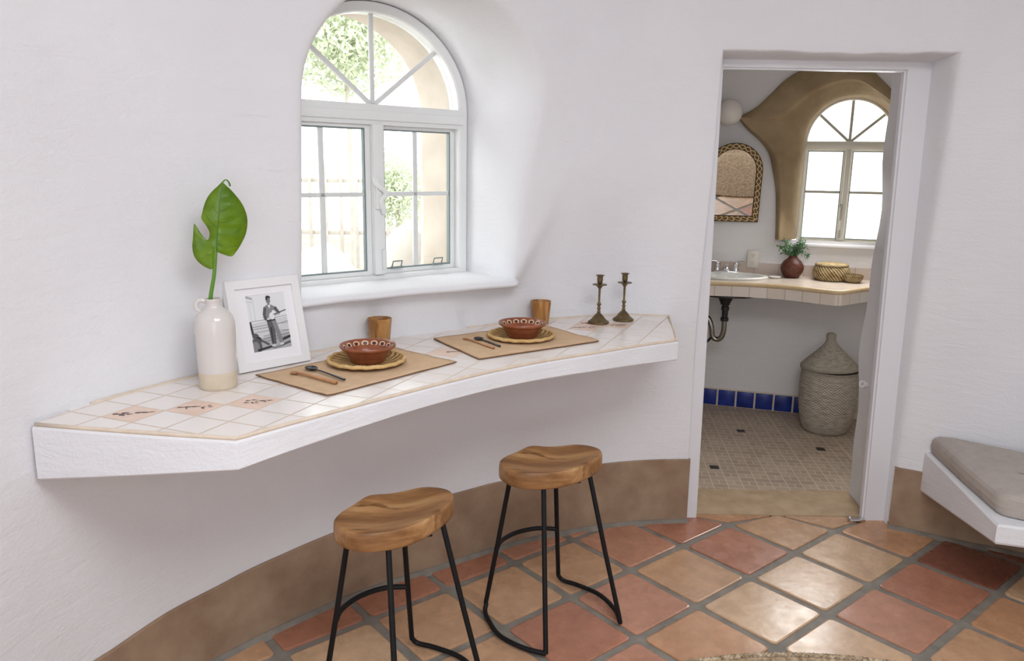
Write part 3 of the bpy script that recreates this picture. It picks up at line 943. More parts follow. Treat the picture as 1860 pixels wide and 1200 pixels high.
# ------------------------------------------------------------------ doorway casing, thick wall, bathroom shell
def casing():
    t = thing('door_1', 'white painted casing of the doorway between the rooms', None, (1.24, 3.29, 0), kind='structure')
    mb = MB(); n = 1
    def slab(poly, y0, y1):
        vs = [(p[0], y0, p[1]) for p in poly] + [(p[0], y1, p[1]) for p in poly]; k = len(poly)
        mb.add(vs, [tuple(range(k)), tuple(range(2 * k - 1, k - 1, -1))] + [(i, (i + 1) % k, k + (i + 1) % k, k + i) for i in range(k)])
    slab([(0.770, 0.0), (0.846, 0.0), (0.829, 1.957), (0.760, 2.03)], 3.283, 3.325); mb.build('door_jamb', M_TRIM, t, world=True, smooth=0)
    mb = MB(); slab([(1.612, 0.0), (1.715, 0.0), (1.70, 2.03), (1.576, 1.957)], 3.283, 3.325); mb.build('door_jamb', M_TRIM, t, world=True, smooth=0)
    mb = MB(); slab([(0.829, 1.957), (1.576, 1.957), (1.70, 2.03), (0.760, 2.03)], 3.283, 3.325); mb.build('door_lintel', M_TRIM, t, world=True, smooth=0)
    # thin inner stop
    mb = MB(); slab([(0.846, 0.0), (0.853, 0.0), (0.836, 1.95), (0.829, 1.957)], 3.295, 3.32); slab([(1.604, 0.0), (1.612, 0.0), (1.576, 1.957), (1.568, 1.95)], 3.295, 3.32); slab([(0.836, 1.95), (1.568, 1.95), (1.576, 1.957), (0.829, 1.957)], 3.295, 3.32)
    mb.build('door_stop', M_TRIM, t, world=True, smooth=0)
    mb = MB(); mb.box((1.575, 3.278, 0.011), (0.07, 0.03, 0.012), 0.004); mb.tube([(1.545 + 0.012 * math.cos(k * .52), 3.278 + 0.012 * math.sin(k * .52), 0.018) for k in range(12)], 0.004, 6, True); mb.build('door_bracket', M_CHROME, t, world=True, label='small metal bracket at the foot of the right jamb')
    mb = MB(); mb.tube([(1.622 + 0.013 * math.cos(k * .52), 3.47, 0.594 + 0.013 * math.sin(k * .52)) for k in range(12)], 0.004, 6, True); mb.box((1.643, 3.47, 0.594), (0.03, 0.012, 0.02), 0.003); mb.build('hook_eye', M_TRIM, t, world=True, label='small white ring on the inner side of the right jamb')
casing()

BP0 = np.array((1.6, 4.975, 0.0)); BA = math.atan2(-0.297, 0.955); BD = np.array((math.cos(BA), math.sin(BA), 0)); BN = np.array((-math.sin(BA), math.cos(BA), 0))
def bpt(u, z, off=0.0):                      # off > 0 goes into the wall
    return BP0 + BD * u + BN * off + np.array((0, 0, z))
W2U, W2A, W2B, W2S, W2BOT = 0.457, 0.265, 0.275, 1.722, 1.112

def build_bath():
    # near wall of the bathroom with the thick doorway
    mb = MB()
    nz = 30
    def xr(z): return 1.668 - 0.006 * z + 0.010 * math.sin(z * 6.0) + 0.006 * math.sin(z * 14 + 1) + 0.014 * max(0, z - 1.0)
    A = []; B = []; C_ = []; D_ = []
    for j in range(nz + 1):
        z = -0.04 + 2.04 * j / nz
        A.append((1.635 - 0.018 * z, 3.325, z)); B.append((1.655 - 0.01 * z, 3.42, z)); C_.append((xr(z) - 0.008, 3.58, z)); D_.append((xr(z) + 0.02, 3.605, z))
    E_ = [(3.2, 3.605, p[2]) for p in D_]
    for p, q in ((A, B), (B, C_), (C_, D_), (D_, E_)): mb.ring_strip(p, q, 0, False)
    A = []; B = []; C_ = []
    for j in range(nz + 1):
        z = -0.04 + 2.04 * j / nz
        A.append((0.81, 3.325, z)); B.append((0.80, 3.60, z)); C_.append((0.2, 3.61, z))
    for p, q in ((A, B), (B, C_)): mb.ring_strip(p, q, 0, False)
    mb.add([(0.80, 3.325, 2.0), (1.70, 3.325, 2.0), (1.72, 3.605, 2.0), (0.80, 3.605, 2.0), (0.2, 3.605, 2.0), (3.2, 3.605, 2.0), (3.2, 3.605, 2.6), (0.2, 3.605, 2.6)], [(0, 1, 2, 3), (4, 5, 6, 7)])
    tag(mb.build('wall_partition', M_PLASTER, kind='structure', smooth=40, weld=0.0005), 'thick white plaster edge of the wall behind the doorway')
    # far wall with arched hole
    mb = MB(); rect = rect_ring(-0.56, 1.4, -0.04, 2.6, 0.07)
    zc = (W2S + W2BOT) / 2 + 0.1
    hole = []
    for u, z in rect:
        t = math.atan2(z - zc, u - W2U); a = arch_outline(t, 0.09, W2A, W2B, W2S, W2BOT, eb=-0.016); hole.append((a[0] + W2U, a[1]))
    prev = None; rings = []
    for k in range(9):
        f = k / 8; rings.append([bpt(r[0] + (h[0] - r[0]) * f, r[1] + (h[1] - r[1]) * f) for r, h in zip(rect, hole)])
    for a, b in zip(rings[:-1], rings[1:]): mb.ring_strip(a, b)
    # curved continuation to the left
    L = [(1.0652, 5.1413), (0.8, 5.19), (0.5, 5.20), (0.2, 5.16)]
    mb.add([(p[0], p[1], -0.04) for p in L] + [(p[0], p[1], 2.6) for p in L], [(i, i + 1, 5 + i, 4 + i) for i in range(3)])
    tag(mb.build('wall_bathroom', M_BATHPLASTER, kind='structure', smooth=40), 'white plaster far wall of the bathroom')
    e = bpt(1.4, 0)
    mb = MB(); mb.add([(0.25, 3.55, -0.04), (0.25, 5.3, -0.04), (0.25, 5.3, 2.6), (0.25, 3.55, 2.6)], [(0, 1, 2, 3)])
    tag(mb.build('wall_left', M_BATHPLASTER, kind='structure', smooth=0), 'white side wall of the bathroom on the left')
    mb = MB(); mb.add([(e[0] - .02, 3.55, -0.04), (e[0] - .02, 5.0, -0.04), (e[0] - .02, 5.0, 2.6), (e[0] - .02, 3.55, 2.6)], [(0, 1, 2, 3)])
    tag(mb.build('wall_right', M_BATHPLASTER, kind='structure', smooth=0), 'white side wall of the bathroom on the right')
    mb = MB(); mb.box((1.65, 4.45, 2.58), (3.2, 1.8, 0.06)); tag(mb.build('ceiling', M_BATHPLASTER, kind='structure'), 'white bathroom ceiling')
    # mosaic floor + cement threshold
    mb = MB(); mb.add([(0.2, 3.60, 0.0), (3.0, 3.60, 0.0), (3.0, 5.3, 0.0), (0.2, 5.3, 0.0)], [(0, 1, 2, 3)], 0)
    r = math.radians(-5.75)
    for x, y in ((1.401, 4.51), (1.773, 4.215), (1.09, 3.912)):
        mb.box((x, y, 0.0008), (0.046, 0.046, 0.002), 0, Matrix.Rotation(r, 3, 'Z'), 1)
    tag(mb.build('floor', [M_MOSAIC, M_BLACKTILE], kind='structure', smooth=0), 'small tan mosaic tiles on the bathroom floor with a few black ones')
    mb = MB(); mb.prism([(0.80, 3.318), (1.62, 3.318), (1.66, 3.42), (1.70, 3.605), (0.80, 3.605)], -0.02, 0.009)
    tag(mb.build('trim_1', M_THRESH, kind='structure', smooth=0), 'smooth tan cement threshold strip in the doorway')
    # blue tile skirting: separate tiles bedded in grout
    mb = MB(); w = 0.1195
    mb.box(bpt(0.20, 0.056, -0.004), (1.5, 0.012, 0.124), 0, Matrix.Rotation(BA, 3, 'Z'), 0)
    for k in range(-5, 8):
        u = -0.279 + (k + 0) * w
        mb.box(bpt(u + 0.0, 0.058, -0.012), (0.108, 0.012, 0.106), 0.002, Matrix.Rotation(BA, 3, 'Z'), 1)
    tag(mb.build('baseboard_bathroom', [M_CGROUT, M_BLUE], kind='structure', smooth=30), 'row of cobalt blue tiles along the foot of the bathroom wall')
build_bath()

c2 = bpt(W2U, 0, 0.125)
win2 = window('window_2', 'frosted arched window above the bathroom vanity', tuple(c2), BA, W2A, W2B, W2S, W2BOT, 0.017,
              M_VINYL_B, M_FROST, M_MUNTIN_B, (1.684, 1.736), None, 1.425, M_GASKET, 0.030, 0.011)
mb = MB(); mb.box((-0.012, -0.02, 1.30), (0.016, 0.014, 0.10), 0.003); mb.box((-0.018, -0.026, 1.345), (0.022, 0.014, 0.02), 0.004); mb.build('latch', M_MUNTIN_B, win2)
mb = MB(); mb.box((-0.012, -0.02, 1.165), (0.014, 0.012, 0.05), 0.003); mb.build('sash_lock', M_MUNTIN_B, win2)
mb = MB(); a_ = bpt(0.19, 1.105, 0.05); mb.box(bpt(0.47, 1.100, 0.055), (0.62, 0.16, 0.022), 0.006, Matrix.Rotation(BA, 3, 'Z')); mb.build('window_sill', M_TRIM, win2, world=True)

# sculpted brown surround of the bathroom window
def surround():
    outer = [(0.063, 1.128), (0.058, 1.245), (0.044, 1.416), (0.016, 1.551), (-0.018, 1.658), (-0.077, 1.732), (-0.158, 1.801), (-0.207, 1.862), (-0.190, 1.885), (-0.109, 1.934),
             (-0.033, 2.008), (0.041, 2.085), (0.115, 2.135), (0.191, 2.165), (0.36, 2.178), (0.488, 2.163), (0.579, 2.090), (0.697, 1.975), (0.80, 1.90), (0.87, 1.75), (0.85, 1.50), (0.86, 1.25), (0.87, 1.128)]
    ridge = [(0.085, 1.128), (0.082, 1.245), (0.075, 1.416), (0.055, 1.56), (0.020, 1.665), (-0.055, 1.745), (-0.135, 1.810), (-0.185, 1.862), (-0.150, 1.868), (-0.070, 1.858),
             (0.005, 1.880), (0.065, 1.920), (0.127, 1.980), (0.205, 2.035), (0.340, 2.085), (0.455, 2.088), (0.551, 2.030), (0.665, 1.945), (0.765, 1.860), (0.83, 1.73), (0.82, 1.50), (0.83, 1.25), (0.84, 1.128)]
    mids = [(0.150, 1.128), (0.150, 1.245), (0.148, 1.416), (0.140, 1.56), (0.130, 1.650), (0.115, 1.710), (0.105, 1.755), (0.105, 1.790), (0.115, 1.825), (0.130, 1.860),
            (0.155, 1.895), (0.185, 1.93), (0.225, 1.97), (0.285, 2.008), (0.37, 2.045), (0.48, 2.045), (0.57, 2.00), (0.65, 1.93), (0.71, 1.85), (0.755, 1.73), (0.75, 1.50), (0.75, 1.25), (0.75, 1.128)]
    zc = 1.60
    n = len(outer)
    def inner(k, e):
        f = k / (n - 1)
        m = mids[k]
        t = math.atan2(m[1] - (W2S + W2BOT) / 2 - 0.1, m[0] - W2U)
        a = arch_outline(t, e, W2A, W2B, W2S, W2BOT)
        z = m[1] if m[1] < W2S - 0.02 else a[1]
        x = a[0] + W2U if m[1] >= W2S - 0.02 else (W2U - W2A - e if m[0] < W2U else W2U + W2A + e)
        return (x, z)
    rows = []
    L = [(outer, 0.01), (outer, -0.022), ([(o[0] + (r[0] - o[0]) * .35, o[1] + (r[1] - o[1]) * .35) for o, r in zip(outer, ridge)], -0.045), (ridge, -0.062),
         ([(r[0] + (m[0] - r[0]) * .45, r[1] + (m[1] - r[1]) * .45) for r, m in zip(ridge, mids)], -0.040), (mids, -0.014)]
    for P, off in L: rows.append([bpt(p[0], p[1], off) for p in P])
    rows.append([bpt(*inner(k, 0.012), 0.04) for k in range(n)])
    rows.append([bpt(*inner(k, -0.004), 0.118) for k in range(n)])
    rows = [[np.array(p) for p in catmull(r, 5)] for r in rows]
    cols = list(zip(*rows)); cols = [catmull(c, 4) for c in cols]
    rows = list(zip(*cols))
    mb = MB()
    for a, b in zip(rows[:-1], rows[1:]): mb.ring_strip(a, b, 0, False)
    # close the two feet
    for k in (0, -1):
        foot = [r[k] for r in rows]; mb.add(foot, [tuple(range(len(foot)))])
    mb.build('window_surround', M_BROWN, win2, world=True, smooth=70, label='sculpted brown earth plaster hood round the frosted window')
surround()

# ------------------------------------------------------------------ built-in plaster counter with tiled top
ZC = 0.945
FRONT = [(-0.613, 1.653), (-0.532, 1.752), (-0.448, 1.849), (-0.356, 1.957), (-0.256, 2.070), (-0.156, 2.176), (-0.045, 2.286), (0.107, 2.415), (0.286, 2.540), (0.445, 2.655), (0.604, 2.758)]
def build_counter():
    t = thing('wall_counter', 'long curved white plaster counter with cream tiled top built along the wall', 'counter', (-0.25, 2.35, 0.87))
    front = [tuple(p) for p in catmull(FRONT, 6)]
    s0, s1 = s_of_x(-1.10), s_of_x(0.672)
    def back(inset, off):
        out = []
        for s in np.linspace(s1 - inset, s0 + inset * 0.3, 50):
            p = wall_pt(s, ZC); nx, ny = np.interp(s, WS, WNX), np.interp(s, WS, WNY); out.append((p[0] + nx * off, p[1] + ny * off))
        return out
    tip = (-1.118, 1.728)
    body = [tip] + [(tip[0] + (front[0][0] - tip[0]) * f, tip[1] + (front[0][1] - tip[1]) * f - 0.004 * math.sin(f * 3.14)) for f in (.25, .5, .75)] + front + [(0.635, 2.95), (0.665, 3.20)] + back(0, -0.05)
    zb = []
    L = 0.0
    for i, p in enumerate(body):
        if i < 4: zb.append(0.806 + (0.868 - 0.806) * i / 4)
        elif i < 4 + len(front):
            f = (i - 4) / (len(front) - 1); zb.append(0.868 + 0.018 * math.sin(f * math.pi))
        else: zb.append(0.868)
    # back corners keep the underside plane
    for i in range(4 + len(front) + 2, len(body)):
        f = (i - 4 - len(front) - 2) / (len(body) - 4 - len(front) - 3); zb[i] = 0.868 + (0.812 - 0.868) * max(0, (f - 0.75) / 0.25)
    mb = MB()
    # rounded top edge: outer wall up to ZC-0.012, then a small chamfer
    n = len(body)
    c = np.mean(np.array(body), axis=0)
    def inset(P, d):
        out = []; m = len(P)
        for i in range(m):
            a = np.array(P[i - 1]); b = np.array(P[i]); e = np.array(P[(i + 1) % m])
            t1 = (b - a) / (np.linalg.norm(b - a) + 1e-9); t2 = (e - b) / (np.linalg.norm(e - b) + 1e-9); tt = t1 + t2; tt /= (np.linalg.norm(tt) + 1e-9)
            nn = np.array((-tt[1], tt[0])); k = 1 / max(0.45, float(np.dot(tt, t1)))
            out.append(tuple(b + nn * d * k))
        return out
    wob = lambda P, a: [(p[0] + a * noise.noise(Vector((p[0] * 9, p[1] * 9, 2))), p[1] + a * noise.noise(Vector((p[0] * 9, p[1] * 9, 7)))) for p in P]
    lev = [(inset(body, 0.004), [z + 0.0 for z in zb]), (wob(body, 0.003), [z + 0.004 for z in zb]), (wob(body, 0.004), [z + 0.03 for z in zb]), (wob(body, 0.002), [ZC - 0.012] * n), (inset(body, 0.002), [ZC - 0.006] * n), (inset(body, 0.008), [ZC - 0.004] * n)]
    rings = [[(p[0], p[1], z) for p, z in zip(P, Z)] for P, Z in lev]
    for a, b in zip(rings[:-1], rings[1:]): mb.ring_strip(a, b)
    k = len(mb.v); mb.add(rings[0], [tuple(range(n - 1, -1, -1))]); mb.add(rings[-1], [tuple(range(n))])
    mb.build('counter_body', M_PLASTER, t, world=True, smooth=45)
    # tiled top, with a grout bead along its edge
    front_in = inset(body, 0.006)[:4 + len(front)]
    top = front_in + [(0.628, 2.95), (0.655, 3.19)] + back(0.01, -0.01)
    mb = MB(); mb.prism(top, ZC - 0.006, ZC); mb.build('tiled_top', M_CTILE, t, world=True, smooth=0)
    mb = MB(); mb.tube([(p[0], p[1], ZC - 0.002) for p in inset(body, 0.006)[:4 + len(front)]] + [(0.625, 2.95, ZC - .002), (0.652, 3.20, ZC - .002)], 0.0055, 8)
    bk = back(0.012, 0.004); mb.tube([(p[0], p[1], ZC - 0.001) for p in bk], 0.006, 8)
    mb.build('grout_edge', M_CGROUT, t, world=True, smooth=180)
    # hand painted tiles
    O = np.array((-0.988, 1.789)); b_ = np.array((math.cos(math.radians(-21.7)), math.sin(math.radians(-21.7)))) * 0.1; a_ = np.array((-b_[1], b_[0]))
    def cell(x, y):
        d = np.array((x, y)) - O; return math.floor(d @ b_ / 0.01), math.floor(d @ a_ / 0.01)
    cells = [(0, 0), (1, 1), (2, 2)] + [cell(*p) for p in ((-0.205, 2.468), (0.325, 2.945), (0.43, 2.985), (0.36, 3.03))]
    strokes = [
        [((.18, .30), .085, .045, 20), ((.30, .44), .075, .05, 60), ((.36, .30), .07, .045, -10), ((.46, .42), .06, .035, 40), ((.58, .62), .10, .04, 45), ((.72, .70), .09, .032, 35), ((.82, .80), .05, .02, 45)],
        [((.18, .36), .09, .03, 40), ((.32, .46), .10, .03, 35), ((.46, .56), .10, .028, 40), ((.36, .34), .05, .015, -50), ((.66, .60), .05, .025, 80), ((.72, .52), .06, .02, -20), ((.80, .70), .05, .025, 30), ((.70, .78), .05, .02, 10)],
        [((.30, .50), .06, .03, 40), ((.40, .62), .06, .028, 30), ((.38, .34), .06, .03, 20), ((.52, .40), .06, .025, -40), ((.54, .56), .05, .02, 60), ((.64, .66), .07, .03, 45), ((.74, .62), .05, .02, -20), ((.78, .76), .06, .025, 40), ((.62, .44), .05, .02, 10)]]
    for q, (i, j) in enumerate(cells):
        p0 = O + b_ * i + a_ * j
        mb = MB(); m = 0.03
        P = [p0 + b_ * x + a_ * y for x, y in ((m, m), (1 - m, m), (1 - m, 1 - m), (m, 1 - m))]
        mb.prism([tuple(p) for p in P], ZC - 0.001, ZC + 0.0006)
        tl = mb.build('painted_tile', M_DECOR, t, world=True, smooth=0, label='pink tile with dark brush motif')
        mb = MB()
        for (cx, cy), rx, ry, ang in strokes[q % 3]:
            rx *= 1.25; ry *= 1.35
            if q == 3 and cx < 0.5: continue
            ca, sa = math.cos(math.radians(ang)), math.sin(math.radians(ang)); pts = []
            for k in range(12):
                w = k * math.pi / 6; ex, ey = rx * math.cos(w), ry * math.sin(w) * (1 + 0.35 * math.cos(3 * w))
                u, v = cx + ex * ca - ey * sa, cy + ex * sa + ey * ca; pp = p0 + b_ * u + a_ * v; pts.append((pp[0], pp[1], ZC + 0.0009))
            mb.add(pts, [tuple(range(12))])
        g = mb.build('motif', M_MOTIF, tl, smooth=0)
        inv = root_matrix(t).inverted(); g.data.transform(inv)
build_counter()

# ------------------------------------------------------------------ bar stools
def build_stool(loc, rotz, label):
    t = thing('bar_stool', label, 'stool', loc, rotz, group='wooden seat stools at the counter')
    # dished seat
    n = 72; R = 14; vs = []; fs = []
    OUT = [(-0.192, 0.016), (-0.185, -0.022), (-0.163, -0.058), (-0.128, -0.084), (-0.086, -0.091), (-0.019, -0.083), (0.052, -0.045), (0.120, 0.022), (0.158, 0.080),
           (0.163, 0.122), (0.142, 0.160), (0.092, 0.188), (0.032, 0.188), (-0.029, 0.166), (-0.081, 0.142), (-0.120, 0.114), (-0.168, 0.066)]
    ctr = np.array((-0.016, 0.050)); D = np.array([p for p in catmull(OUT, 8, True)]) - ctr
    th = np.arctan2(D[:, 1], D[:, 0]); rr = np.hypot(D[:, 0], D[:, 1]); o_ = np.argsort(th); th, rr = th[o_], rr[o_]
    ANG = [2 * math.pi * i / n - math.pi for i in range(n)]
    RAD = [float(np.interp(a, np.r_[th - 2 * math.pi, th, th + 2 * math.pi], np.r_[rr, rr, rr])) for a in ANG]
    def ztop(x, y, d):
        z = 0.572 - 0.019 * max(0.0, 1 - (d / 0.93) ** 2) ** 1.3
        z += 0.010 * math.exp(-((x + 0.085) ** 2 + (y - 0.135) ** 2) / 0.045 ** 2) + 0.004 * max(0, x / 0.16) ** 2
        z -= 0.006 * math.exp(-((x - 0.02) ** 2 + (y - 0.175) ** 2) / 0.05 ** 2)
        return z
    rings = []
    for k in range(1, R + 1):
        f = k / R * 0.985
        rings.append([(ctr[0] + r_ * f * math.cos(a), ctr[1] + r_ * f * math.sin(a), f) for a, r_ in zip(ANG, RAD)])
    vs.append((ctr[0], ctr[1], ztop(ctr[0], ctr[1], 0)))
    for r_ in rings: vs += [(x, y, ztop(x, y, d)) for x, y, d in r_]
    for sc, dz in ((1.006, -0.0015), (1.016, -0.006), (1.021, -0.016), (1.022, -0.042), (1.012, -0.053), (0.97, -0.058)):
        for x, y, d in rings[-1]:
            e = ztop(x, y, 1.0); zz = e + dz if dz > -0.02 else 0.572 + dz + (e - 0.572) * max(0, (0.058 + dz) / 0.042)
            vs.append((ctr[0] + (x - ctr[0]) * sc, ctr[1] + (y - ctr[1]) * sc, zz))
    m = R + 6
    fs += [(0, 1 + i, 1 + (i + 1) % n) for i in range(n)]
    for k in range(m - 1):
        o0, o1 = 1 + k * n, 1 + (k + 1) * n
        fs += [(o0 + i, o1 + i, o1 + (i + 1) % n, o0 + (i + 1) % n) for i in range(n)]
    fs.append(tuple(1 + (m - 1) * n + i for i in range(n - 1, -1, -1)))
    mb = MB(); mb.add(vs, fs); seat = mb.build('seat', M_SEAT, t, smooth=60)
    r = 0.0082
    feet = {'A': (-0.238, 0.026), 'B': (-0.032, -0.230), 'C': (0.232, -0.048), 'D': (0.034, 0.234)}
    tops = {'A': (-0.153, 0.030), 'B': (-0.045, -0.066), 'C': (0.116, 0.036), 'D': (0.004, 0.127)}
    for k in 'ABCD':
        f, tp = feet[k], tops[k]; mb = MB()
        foot = (f[0], f[1], 0.0145)
        P = [(tp[0], tp[1], 0.518), (tp[0] + (f[0] - tp[0]) * .5, tp[1] + (f[1] - tp[1]) * .5, 0.26), (tp[0] + (f[0] - tp[0]) * .96, tp[1] + (f[1] - tp[1]) * .96, 0.036), foot]
        mb.tube([P[0], P[1], P[2]] + ([foot] if k in 'BC' else []), r, 12)
        mb.build('leg', M_BLACKIRON, t, smooth=60)
    def low(p, z): tp = tops[p]; f = feet[p]; k = 1 - z / 0.52; return (tp[0] + (f[0] - tp[0]) * k, tp[1] + (f[1] - tp[1]) * k, z)
    # bowed runners on the floor, one on each side
    for p, q_ in (('A', 'B'), ('D', 'C')):
        a = np.array(low(p, 0.036)); b = np.array((*feet[q_], 0.0150)); f0 = np.array((*feet[p], 0.0145)); mid = (f0 + b) / 2; out = mid[:2] / np.linalg.norm(mid[:2])
        d = b - f0
        c1 = f0 + d * 0.22; c1[:2] += out * 0.035; c2_ = f0 + d * 0.5; c2_[:2] += out * 0.058; c3 = f0 + d * 0.80; c3[:2] += out * 0.038
        f0b = f0 + d * 0.05; f0b[:2] += out * 0.010
        for c in (c1, c2_, c3, f0b): c[2] = 0.0150
        mb = MB(); mb.tube(catmull([a, f0b, c1, c2_, c3, b], 7), r, 12); mb.build('floor_runner', M_BLACKIRON, t, smooth=60)
    a, b = np.array(low('A', 0.245)), np.array(low('D', 0.245)); mid = (a + b) / 2; out = mid[:2] / np.linalg.norm(mid[:2])
    pts = [a, a + (b - a) * .2, a + (b - a) * .5, a + (b - a) * .8, b]
    for k, o_ in ((1, 0.04), (2, 0.06), (3, 0.045)): pts[k][:2] += out * o_
    mb = MB(); mb.tube(catmull(pts, 7), r, 12); mb.build('footrest', M_BLACKIRON, t, smooth=60)
    mb = MB(); mb.box((-0.016, 0.045, 0.511), (0.17, 0.15, 0.006), 0.002, Matrix.Rotation(0.2, 3, 'Z')); mb.tube([(tops['B'][0], tops['B'][1], 0.508), (tops['D'][0], tops['D'][1], 0.508)], 0.006, 8); mb.build('mounting_plate', M_BLACKIRON, t)
    return t
stool2 = build_stool((0.157, 2.464, 0.006), 0.0, 'wooden seat stool with black iron legs, the one nearer the doorway')
stool1 = copy_thing(stool2, 'wooden seat stool with black iron legs, the nearer one cut by the bottom edge')
stool1.location = (-0.300, 2.048, 0.006); stool1.rotation_euler = (0, 0, math.radians(11))
for _c in stool1.children:
    if _c.name.startswith('seat'): _c.rotation_euler = (0, 0, math.radians(4))

# ------------------------------------------------------------------ things on the counter
def bottle():
    t = thing('stoneware_bottle', 'white glazed stoneware bottle with raw clay foot holding a leaf', 'bottle', (-0.805, 2.062, ZC))
    prof = [(0.0, 0.047), (0.0495, 0.047), (0.0502, 0.06), (0.0515, 0.12), (0.0525, 0.165), (0.0518, 0.182), (0.048, 0.197), (0.040, 0.209), (0.030, 0.217), (0.0225, 0.222), (0.0205, 0.228), (0.0205, 0.240), (0.0225, 0.2445), (0.0215, 0.247), (0.0165, 0.2465), (0.0155, 0.235), (0.016, 0.215), (0.0, 0.19)]
    mb = MB(); mb.lathe(prof, 56); mb.build('glazed_body', M_GLAZE, t, smooth=50)
    mb = MB(); mb.lathe([(0.0, 0.0), (0.046, 0.0), (0.0485, 0.003), (0.0495, 0.01), (0.0497, 0.0475), (0.0, 0.0475)], 56); mb.build('raw_base', M_RAWCLAY, t, smooth=50)
    mb = MB(); d = Vector((-0.93, -0.30, 0)).normalized()
    pts = [(d * 0.019) + Vector((0, 0, 0.240)), (d * 0.034) + Vector((0, 0, 0.243)), (d * 0.043) + Vector((0, 0, 0.234)), (d * 0.043) + Vector((0, 0, 0.222)), (d * 0.034) + Vector((0, 0, 0.212))]
    mb.tube(catmull(pts, 6), 0.0062, 10); mb.build('handle', M_GLAZE, t, smooth=180)
bottle()

def big_leaf():
    ax = np.array((-0.805, 2.062)); r = np.array((2.062, 0.805)) / math.hypot(2.062, 0.805); back = np.array((-0.805, 2.062)) / math.hypot(2.062, 0.805)
    t = thing('philodendron_leaf', 'single large glossy green leaf on a long stalk standing in the white bottle', 'leaf', (ax[0], ax[1], ZC + 0.20))
    def W(u, z, d): p = ax + r * u + back * d; return (p[0], p[1], ZC + z)
    # stalk, then midrib
    stalk = [(-0.008, 0.205, 0.0), (-0.006, 0.25, 0.0), (0.006, 0.31, -0.004), (0.013, 0.365, -0.008), (0.0155, 0.385, -0.009)]
    mb = MB(); P = catmull([W(*p) for p in stalk], 6); mb.tube(P, [0.0062 - 0.0022 * k / (len(P) - 1) for k in range(len(P))], 10); mb.build('stalk', M_STEM, t, world=True, smooth=180)
    edge = [(0.016, 0.372), (0.030, 0.366), (0.051, 0.358), (0.062, 0.366), (0.080, 0.392), (0.094, 0.422), (0.0985, 0.455), (0.094, 0.480), (0.084, 0.503), (0.066, 0.528), (0.050, 0.545), (0.040, 0.553),
            (0.028, 0.543), (0.008, 0.523), (-0.005, 0.500), (-0.0145, 0.470), (-0.016, 0.458), (-0.006, 0.442), (0.001, 0.425), (0.0, 0.410), (-0.006, 0.404), (-0.018, 0.418), (-0.030, 0.440), (-0.035, 0.446),
            (-0.038, 0.425), (-0.0405, 0.405), (-0.043, 0.385), (-0.040, 0.362), (-0.030, 0.345), (-0.014, 0.332), (0.002, 0.327), (0.008, 0.345), (0.013, 0.367)]
    E2 = [tuple(p) for p in catmull(edge, 4, True)]
    bm = bmesh.new()
    vs = [bm.verts.new((p[0], p[1], 0)) for p in E2]
    es = [bm.edges.new((vs[i], vs[(i + 1) % len(vs)])) for i in range(len(vs))]
    bmesh.ops.triangle_fill(bm, use_beauty=True, edges=es)
    bmesh.ops.subdivide_edges(bm, edges=[e for e in bm.edges if not e.is_boundary], cuts=2, use_grid_fill=True)
    bmesh.ops.triangulate(bm, faces=bm.faces)
    def midrib_u(z): return np.interp(z, [0.33, 0.38, 0.42, 0.46, 0.50, 0.555], [0.013, 0.0165, 0.020, 0.026, 0.031, 0.040])
    def dep(u, z):
        d = u - midrib_u(z)
        k = 0.016 * math.sin(min(1, abs(d) / 0.07) * 1.5)            # the two halves fold back from the rib
        k += 0.0011 * math.sin((z - abs(d) * 0.8) * 210) * min(1, abs(d) / 0.015)
        k += 0.03 * max(0, (z - 0.49)) ** 1.2 * 3
        if u < 0.012 and z < 0.45: k -= 0.12 * (0.012 - u) * (0.6 if d < 0 else 0)
        return -0.012 + k
    bm.verts.index_update()
    mb = MB(); mb.add([W(v.co.x, v.co.y, dep(v.co.x, v.co.y)) for v in bm.verts], [[v.index for v in f.verts] for f in bm.faces]); bm.free()
    o = mb.build('blade', M_LEAF, t, world=True, smooth=180)
    s = o.modifiers.new('thickness', 'SOLIDIFY'); s.thickness = 0.0007; s.offset = 0
    mb = MB()
    zs = np.linspace(0.375, 0.55, 14); mb.tube([W(midrib_u(z), z, dep(midrib_u(z), z) - 0.0006) for z in zs], [0.0016 - 0.0012 * k / 13 for k in range(14)], 6)
    for z0, z1, u1 in ((0.395, 0.385, 0.068), (0.42, 0.43, 0.082), (0.45, 0.475, 0.084), (0.48, 0.513, 0.070), (0.44, 0.478, -0.008), (0.475, 0.512, 0.008), (0.385, 0.40, -0.030), (0.38, 0.355, -0.022)):
        pts = []
        for k in range(7):
            f = k / 6; u = midrib_u(z0) + (u1 - midrib_u(z0)) * f; z = z0 + (z1 - z0) * f ** 1.4 - 0.006 * math.sin(f * 3.14)
            pts.append(W(u, z, dep(u, z) - 0.0004))
        mb.tube(pts, 0.0006, 5)
    mb.build('veins', M_LEAFVEIN, t, world=True, smooth=180)
    # curled tip behind
    mb = MB(); mb.tube(catmull([W(0.040, 0.552, 0.004), W(0.050, 0.560, 0.012), (W(0.058, 0.552, 0.018)), W(0.060, 0.542, 0.02)], 5), [0.004] * 15 + [0.001], 8, squash=0.3); mb.build('curled_tip', M_STEM, t, world=True, smooth=180)
big_leaf()

